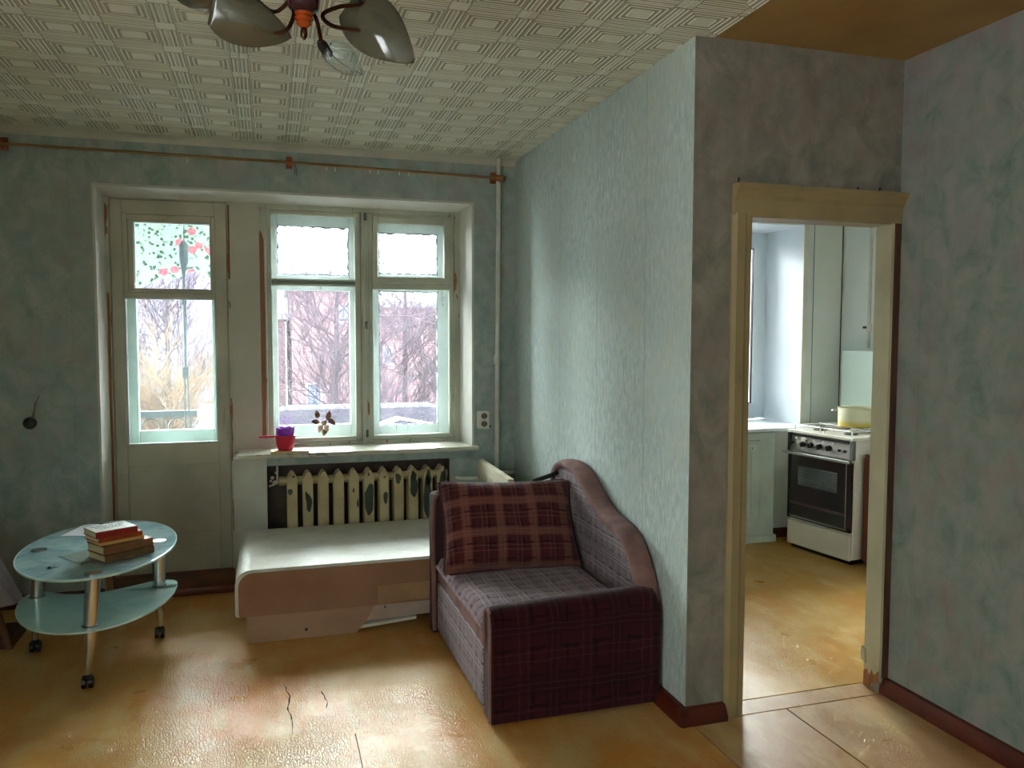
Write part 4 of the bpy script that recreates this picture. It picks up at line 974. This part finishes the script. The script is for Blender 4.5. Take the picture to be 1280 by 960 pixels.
kc = thing('brown_cabinet', 'dark brown wooden cabinet edge right of the stove beside the door jamb', 'cabinet', (4.08, 4.16, 0))
bm = BM(); rbox(bm, 3.815, 4.28, 3.95, 4.385, .03, .76, .004, 1); at(kc, 'body', bm, mat('cabinet_redbrown', (110, 54, 30), (84, 40, 22), 7, .4, stretch=(3, 3, .4)))
bm = BM(); rbox(bm, 3.80, 3.814, 3.955, 4.38, .05, .74, .003, 1); at(kc, 'door', bm, mat('cabinet_redbrown_door', (120, 60, 34), (90, 44, 26), 7, .4, stretch=(3, 3, .4)))
bm = BM(); rbox(bm, 3.84, 4.25, 3.97, 4.36, 0, .03, .002, 1); at(kc, 'plinth', bm, m_black)
uc = thing('sill_cabinet', 'mint white cabinet with a panelled door built under the kitchen window sill', 'cabinet', (3.2, 5.18, 0))
m_uc = paint_worn('cabinet_mint_white', (200, 216, 206), (150, 150, 130), .76, 6)
bm = BM(); rbox(bm, 2.72, 3.635, 5.125, 5.245, .02, .832, .004, 1); at(uc, 'body', bm, m_uc)
bm = BM(); rbox(bm, 2.70, 3.650, 5.105, 5.245, .0, .055, .006, 2); at(uc, 'plinth', bm, m_uc)
bm = BM(); rbox(bm, 3.02, 3.50, 5.108, 5.126, .10, .775, .005, 1); d_ = at(uc, 'door', bm, m_uc)
bm = BM(); fr(bm, 3.05, 3.47, .13, .745, 5.102, 5.109, .05, .05, .05, .05, .002); at(uc, 'door_rim', bm, m_uc, d_)
bm = BM(); tube(bm, [(3.43, 5.108, .715), (3.43, 5.085, .715)], .009, 10); box(bm, 3.38, 3.47, 5.098, 5.103, .735, .741); at(uc, 'knob', bm, m_white, d_)
gp = thing('gas_pipe', 'white gas pipe with a valve on the kitchen wall above the stove', 'pipe', (4.27, 4.92, 1.5))
bm = BM(); tube(bm, [(4.262, 4.90, 1.46), (4.262, 4.90, 2.7)], .012, 10); at(gp, 'pipe', bm, m_pipe, smooth=True)
bm = BM(); tube(bm, [(4.262, 4.90, 1.585), (4.262, 4.90, 1.635)], .022, 12); tube(bm, [(4.262, 4.90, 1.61), (4.225, 4.915, 1.612)], .010, 8); at(gp, 'valve', bm, m_white, smooth=True)
bm = BM(); rbox(bm, 4.214, 4.226, 4.88, 4.915, 1.604, 1.620, .004, 1); at(gp, 'valve_handle', bm, m_black)

# ---------------------------------------------------------------- outside: balcony
m_iron = mat('iron_grey', (36, 42, 50), (28, 32, 38), 8, .5)
bl = thing('balcony', 'balcony with a grey iron railing outside the door', 'balcony', (-.85, 6.1, 0))
bm = BM(); box(bm, -1.75, -.12, 5.621, 6.60, -.16, -.01); at(bl, 'slab', bm, mat('concrete', (150, 150, 146), (126, 126, 122), 5, .9, bump=.2))
bm = BM(); rbox(bm, -1.75, -.12, 6.49, 6.53, .925, .978, .006, 2); rbox(bm, -1.75, -.12, 6.50, 6.52, .08, .10, .004, 1); rbox(bm, -1.75, -.12, 6.502, 6.518, .782, .792, .002, 1); at(bl, 'top_rail', bm, m_iron)
for k in range(9):
    x = -1.70+.19*k
    for dx in (0, .018+.0):
        bm = BM(); box(bm, x-.006, x+.006, 6.504, 6.516, .10, .925); at(bl, 'baluster', bm, m_iron)
        break
for k in range(8):
    cx = -1.605+.19*k; bm = BM(); tube(bm, [(cx+.062*cos(2*pi*t/24), 6.51, .856+.062*sin(2*pi*t/24)) for t in range(25)], .006, 6, False); at(bl, 'ring', bm, m_iron, smooth='all')
for x in (-1.75, -.13):
    bm = BM(); box(bm, x, x+.03, 6.495, 6.525, -.01, .95); at(bl, 'post', bm, m_iron)
sk = thing('sack', 'beige cloth sack hanging over the balcony rail at the right', 'sack', (-.42, 6.45, .9))
bm = BM(); V = []
for i in range(13):
    a = pi*i/12; V.append([bm.verts.new((-.44+(.095+.03*sin(j*1.7+i))*cos(a)*(1-.35*(1-j/8))+.10*(j/8 < .5)*.2, 6.41-.03*sin(a)-.012*sin(j+i), .70+.33*(1-j/8)**1.0+.0*i)) for j in range(9)])
for i in range(12):
    for j in range(8): bm.faces.new((V[i][j], V[i+1][j], V[i+1][j+1], V[i][j+1]))
at(sk, 'sack_cloth', bm, mat('sackcloth', (204, 196, 176), (184, 174, 152), 12, .9, bump=.3), smooth='all')
stp = thing('hanging_strap', 'dark hanging strap with buckles on the balcony', 'strap', (-.56, 6.2, 2.2))
m_strap = mat('strap_slate', (34, 44, 52), (24, 32, 40), 12, .7)
bm = BM(); tube(bm, [(-.555, 6.2, 2.22), (-.557, 6.2, 2.19), (-.557, 6.2, 2.08), (-.560, 6.2, 2.0), (-.562, 6.2, 1.93)], [.008, .030, .030, .014, .008], 8); at(stp, 'grip', bm, m_strap, smooth=True)
bm = BM(); tube(bm, [(-.562, 6.2, 1.95), (-.560, 6.2, 1.70), (-.563, 6.2, 1.35), (-.562, 6.2, 1.30)], [.008, .013, .010, .010], 8)
tube(bm, [(-.570, 6.2, 1.28), (-.573, 6.2, .9), (-.565, 6.2, .55)], .0055, 6); tube(bm, [(-.552, 6.2, 1.28), (-.540, 6.2, .9), (-.545, 6.2, .55)], .0055, 6); at(stp, 'strap', bm, m_strap, smooth=True)
bm = BM(); rbox(bm, -.585, -.540, 6.19, 6.21, 1.24, 1.32, .006, 2); rbox(bm, -.580, -.545, 6.19, 6.21, 1.76, 1.82, .006, 2); at(stp, 'buckle', bm, m_strap)
bm = BM(); tube(bm, [(-.555, 6.2, 2.2), (-.545, 6.2, 2.6)], .004, 6); at(stp, 'cord', bm, m_strap)
# floral sheet under the balcony roof
ft = NT('floral_print'); ft.set(Roughness=.8)
mp = ft.coord((1, 1, 1), (pi/2, 0, 0)); v1 = ft.new('ShaderNodeTexVoronoi', voronoi_dimensions='2D'); v1.inputs['Scale'].default_value = 8.5; ft.link(mp, v1.inputs['Vector'])
v2 = ft.new('ShaderNodeTexVoronoi', voronoi_dimensions='2D'); v2.inputs['Scale'].default_value = 34; ft.link(mp, v2.inputs['Vector'])
wv = ft.noise(30, 3)
rnd = ft.new('ShaderNodeSeparateColor'); ft.link(v1.outputs['Color'], rnd.inputs[0])
d1 = ft.math('ADD', v1.outputs['Distance'], ft.math('MULTIPLY', wv, .22))
flower = ft.math('MULTIPLY', ft.ramp(d1, [(.33, 1), (.38, 0)]), ft.ramp(rnd.outputs[0], [(.48, 0), (.50, 1)]))
ring = ft.ramp(d1, [(.30, 0), (.44, 1), (.62, 1), (.72, 0)])
leaf = ft.math('MULTIPLY', ft.ramp(v2.outputs['Distance'], [(.34, 1), (.40, 0)]), ft.math('MULTIPLY', ring, ft.ramp(ft.noise(11, 2), [(.42, 0), (.48, 1)])))
c = ft.mix(leaf, s2l((126, 140, 128)), s2l((22, 44, 30)))
c = ft.mix(flower, c, ft.ramp(v2.outputs['Distance'], [(.1, s2l((140, 40, 66))), (.5, s2l((150, 80, 92)))])); ft.base(c)
c_ = c; tl = ft.new('ShaderNodeBsdfTranslucent'); ft.link(c, tl.inputs[0]); mxs = ft.new('ShaderNodeMixShader'); mxs.inputs[0].default_value = .10
ft.link(ft.b.outputs[0], mxs.inputs[1]); ft.link(tl.outputs[0], mxs.inputs[2]); ft.link(mxs.outputs[0], ft.out.inputs[0])
fs = thing('floral_sheet', 'sheet printed with pink roses and green leaves hung at the top of the balcony', 'sheet', (-.7, 6.35, 2.3))
bm = BM(); V = []; nn = 40
for i in range(nn+1):
    x = -1.4+1.25*i/nn; zb = 1.95+.05*sin(x*9)+.02*sin(x*23)
    V.append([bm.verts.new((x, 6.35+.02*sin(x*16)+.03*(j/6), zb+(2.62-zb)*j/6)) for j in range(7)])
for i in range(nn):
    for j in range(6): bm.faces.new((V[i][j], V[i+1][j], V[i+1][j+1], V[i][j+1]))
at(fs, 'sheet_cloth', bm, ft.m, smooth='all')
rf_ = thing('balcony_roof', 'pale blue corrugated roof over the balcony', 'roof', (-.85, 6.3, 2.5))
bm = BM(); n = 96; prev = None
for i in range(n+1):
    x = -1.75+1.65*i/n; h = .008*sin(2*pi*x/.07)
    cur = [bm.verts.new((x, 5.66, 2.78+h)), bm.verts.new((x, 6.95, 2.62+h)), bm.verts.new((x, 6.95, 2.624+h)), bm.verts.new((x, 5.66, 2.784+h))]
    if prev:
        for k in range(4): bm.faces.new((prev[k], prev[(k+1) % 4], cur[(k+1) % 4], cur[k]))
    prev = cur
at(rf_, 'roof_sheet', bm, mat('corrugated_blue', (190, 208, 216), None, rough=.5))
bm = BM(); box(bm, -1.75, -.1, 6.44, 6.47, 2.21, 2.235); box(bm, -1.75, -1.72, 6.44, 6.47, -.01, 2.66); box(bm, -.13, -.1, 6.44, 6.47, -.01, 2.66); at(rf_, 'roof_frame', bm, m_iron)
wp = thing('bent_sheet', 'bent white metal sheet lying on the ledge outside the right window pane', 'metal sheet', (.98, 5.72, .897))
bm = BM(); prism(bm, [(.72, .897), (.90, .955), (1.16, .899), (1.16, .897), (.90, .948), (.76, .8965)], 'y', 5.66, 5.84); at(wp, 'plate', bm, mat('white_sheet_metal', (226, 230, 236), None, rough=.4))

# street: ground, neighbouring houses, hedge and bare trees
GZ = -6.0
bm = BM(); box(bm, -60, 80, -60, 90, GZ-.2, GZ); struct('ground', bm, mat('yard_snow', (226, 228, 232), (190, 190, 192), .6, .9))
def house(label, x0, x1, y0, y1, top, wall, roofc, wins, roof=True):
    t = thing('house', label, 'building', ((x0+x1)/2, (y0+y1)/2, GZ))
    bm = BM(); box(bm, x0, x1, y0, y1, GZ, top); at(t, 'wall', bm, wall)
    bm = BM()
    if roof: prism(bm, [(y0-.4, top-.02), (y0-.4, top+.12), ((y0+y1)/2, top+1.0), (y1+.4, top+.12), (y1+.4, top-.02)], 'x', x0-.3, x1+.3)
    else: box(bm, x0-.15, x1+.15, y0-.15, y1+.15, top-.02, top+.16)
    at(t, 'roof', bm, roofc)
    for (a, b, c, d) in wins:
        bm = BM(); fr(bm, a, b, c, d, y0-.06, y0+.01, .07, .07, .07, .07, .01); f = at(t, 'window', bm, m_farfr)
        bm = BM(); box(bm, a+.1, b-.1, y0-.02, y0-.012, c+.1, d-.1); at(t, 'pane', bm, m_dkglass, f)
    return t
m_farfr = mat('far_window_frame', (130, 116, 124), None)
m_dkglass = mat('far_window', (96, 108, 130), None, rough=.1)
def brick(name, c1, c2):
    t = NT(name); b = t.new('ShaderNodeTexBrick'); b.inputs['Scale'].default_value = 3; b.inputs['Color1'].default_value = s2l(c1)+(1,); b.inputs['Color2'].default_value = s2l(c2)+(1,); b.inputs['Mortar'].default_value = s2l((150, 130, 126))+(1,)
    m = t.new('ShaderNodeMapping'); m.inputs['Rotation'].default_value = (pi/2, 0, 0); tc = t.new('ShaderNodeTexCoord'); t.link(tc.outputs['Object'], m.inputs[0]); t.link(m.outputs[0], b.inputs[0]); t.base(b.outputs[0]); t.set(Roughness=.9); return t.m
m_pinkb = brick('brick_pink', (112, 74, 78), (96, 62, 70)); m_redb = brick('brick_red', (124, 52, 44), (98, 40, 38)); m_lav = mat('render_lavender', (124, 116, 132), (108, 102, 118), 1, .9)
m_rf = mat('roof_pale', (150, 150, 158), (130, 130, 140), 1, .8)
house('pink brick house with pale roof behind the bare trees, seen through the left window', .72, 2.95, 25, 32, 2.9, m_pinkb, m_rf, [(2.0, 2.5, 1.9, 2.5), (1.1, 1.6, -1.2, .1)], False)
house('lower pink brick house seen through the right window pane', 3.4, 11, 25.5, 32, 2.45, m_pinkb, m_rf, [(3.5, 3.85, .6, 1.2), (7.2, 8.0, -.6, .7)], False)
house('low pink house seen at the left edge of the left window', -.7, .56, 26, 32, 2.05, m_pinkb, m_rf, [(-.3, .2, -.4, .8)], False)
house('lavender grey house behind the trees beyond the balcony', -12, -1.2, 24, 32, 6.5, m_lav, m_rf, [(-5.6, -4.8, 3.5, 5), (-3.6, -2.8, 3.5, 5)])
house('red brick house seen through the kitchen window', 13.5, 24, 24, 32, 8, m_redb, m_rf, [(14.5, 15.5, 1, 2.6), (17.6, 18.6, 1, 2.6), (20, 21, 1, 2.6), (14.5, 15.5, -2, -.4), (17.6, 18.6, -2, -.4)])
def branches(seed, n, rx, ry, z0, z1, th=.012):
    rnd_ = random.Random(seed); bm = BM()
    def stick(p, d, L_, r, dep):
        q = [p]; k = 3
        for i in range(k):
            d = (d+Vector((rnd_.uniform(-.28, .28), rnd_.uniform(-.28, .28), rnd_.uniform(-.12, .22)))).normalized(); q.append(q[-1]+d*L_/k)
        A = []
        for i, c in enumerate(q):
            rr_ = r*(1-.22*i); o = d.orthogonal().normalized(); o2 = d.cross(o)
            A.append([bm.verts.new(c+o*rr_*cos(2*pi*j/3)+o2*rr_*sin(2*pi*j/3)) for j in range(3)])
        for i in range(k):
            for j in range(3): bm.faces.new((A[i][j], A[i][(j+1) % 3], A[i+1][(j+1) % 3], A[i+1][j]))
        if dep:
            for i in range(dep+2):
                b = q[rnd_.randint(1, k)]; dd = (d+Vector((rnd_.uniform(-1, 1), rnd_.uniform(-1, 1), rnd_.uniform(-.2, .9)))*.9).normalized()
                stick(b, dd, L_*rnd_.uniform(.45, .75), r*.55, dep-1)
    for i in range(n):
        t_ = rnd_.random(); a = rnd_.uniform(0, 2*pi); p = Vector((rnd_.uniform(-.15, .15)*rx, rnd_.uniform(-.15, .15)*ry, z0+(z1-z0)*t_*.8))
        stick(p, Vector((cos(a), sin(a), rnd_.uniform(.2, 1))).normalized(), rx*rnd_.uniform(.4, .7), th*3, 3)
    return bm
m_bark = mat('bark_purple_grey', (84, 66, 74), (62, 48, 58), 3, .9); m_gold = mat('twigs_straw', (104, 80, 54), (78, 62, 48), 3, .9)
def tree_mesh(nm, seed, n, m, rx=2.2, z0=1.5, z1=7.5, th=.012):
    bm = branches(seed, n, rx, rx, z0, z1, th); me = bpy.data.meshes.new(nm); bm.to_mesh(me); bm.free(); me.materials.append(m); return me
TM = [tree_mesh('twigs', 1, 120, m_bark, 2.0, 3.0, 9.3, .0058), tree_mesh('twigs', 2, 120, m_bark, 2.0, 3.0, 9.3, .0058), tree_mesh('twigs', 3, 130, m_gold, 1.2, 4.0, 7.4, .0048)]
bm = BM(); tube(bm, [(0, 0, 0), (.05, .02, 4), (-.05, 0, 8.5)], [.13, .09, .03], 8); bmesh.ops.recalc_face_normals(bm, faces=bm.faces); trk = bpy.data.meshes.new('trunk'); bm.to_mesh(trk); bm.free(); trk.materials.append(m_bark)
tl_ = [(-3.4, 16, 0, 'bare grey tree seen through the left side of the balcony door glass'), (-1.9, 17.5, 1, 'bare grey tree seen through the right side of the balcony door glass'), (1.2, 15, 1, 'bare tree seen through the left half of the left window'), (2.8, 17, 0, 'bare tree seen through the right half of the left window'),
       (4.0, 15.5, 1, 'bare tree seen through the left half of the right window'), (5.4, 16.5, 0, 'bare tree seen at the right edge of the right window'), (12.5, 18, 0, 'bare tree in front of the red brick house'),
       (-2.6, 11.5, 2, 'straw coloured leafless shrub behind the left of the balcony railing'), (-1.35, 12, 2, 'straw coloured leafless shrub behind the right of the balcony railing')]
for i, (x, y, k, lb) in enumerate(tl_):
    t = thing('bare_tree' if k < 2 else 'bare_shrub', lb, 'tree' if k < 2 else 'shrub', (x, y, GZ), i*1.3, 'bare trees and shrubs outside')
    if k < 2: obj('trunk', trk, None, t)
    else: bm = BM(); tube(bm, [(0, 0, 0), (.05, .02, 3.4), (-.03, 0, 6.6)], [.07, .05, .02], 7); obj('trunk', bm, m_gold, t)
    o = obj('twigs', TM[k], None, t, kind='stuff')
hd = thing('hedge', 'dense dark leafless hedge behind the window ledge', 'hedge', (1.3, 12.2, GZ))
rh = random.Random(9); bm = BM()
rbox(bm, .12, 2.52, 11.9, 12.5, GZ, .50, .12, 2)
for k in range(4200):
    p = Vector((rh.uniform(.08, 2.54), rh.uniform(11.72, 12.3), rh.uniform(-.7, .54))); d = Vector((rh.uniform(-1, 1), rh.uniform(-1, .2), rh.uniform(-.4, 1))).normalized()*rh.uniform(.05, .16); s_ = d.orthogonal().normalized()*.006
    a_ = [bm.verts.new(p-s_), bm.verts.new(p+s_), bm.verts.new(p+d)]; bm.faces.new(a_)
at(hd, 'hedge_twigs', bm, mat('hedge_grey', (58, 48, 60), (40, 34, 44), 4, .9), kind='stuff')
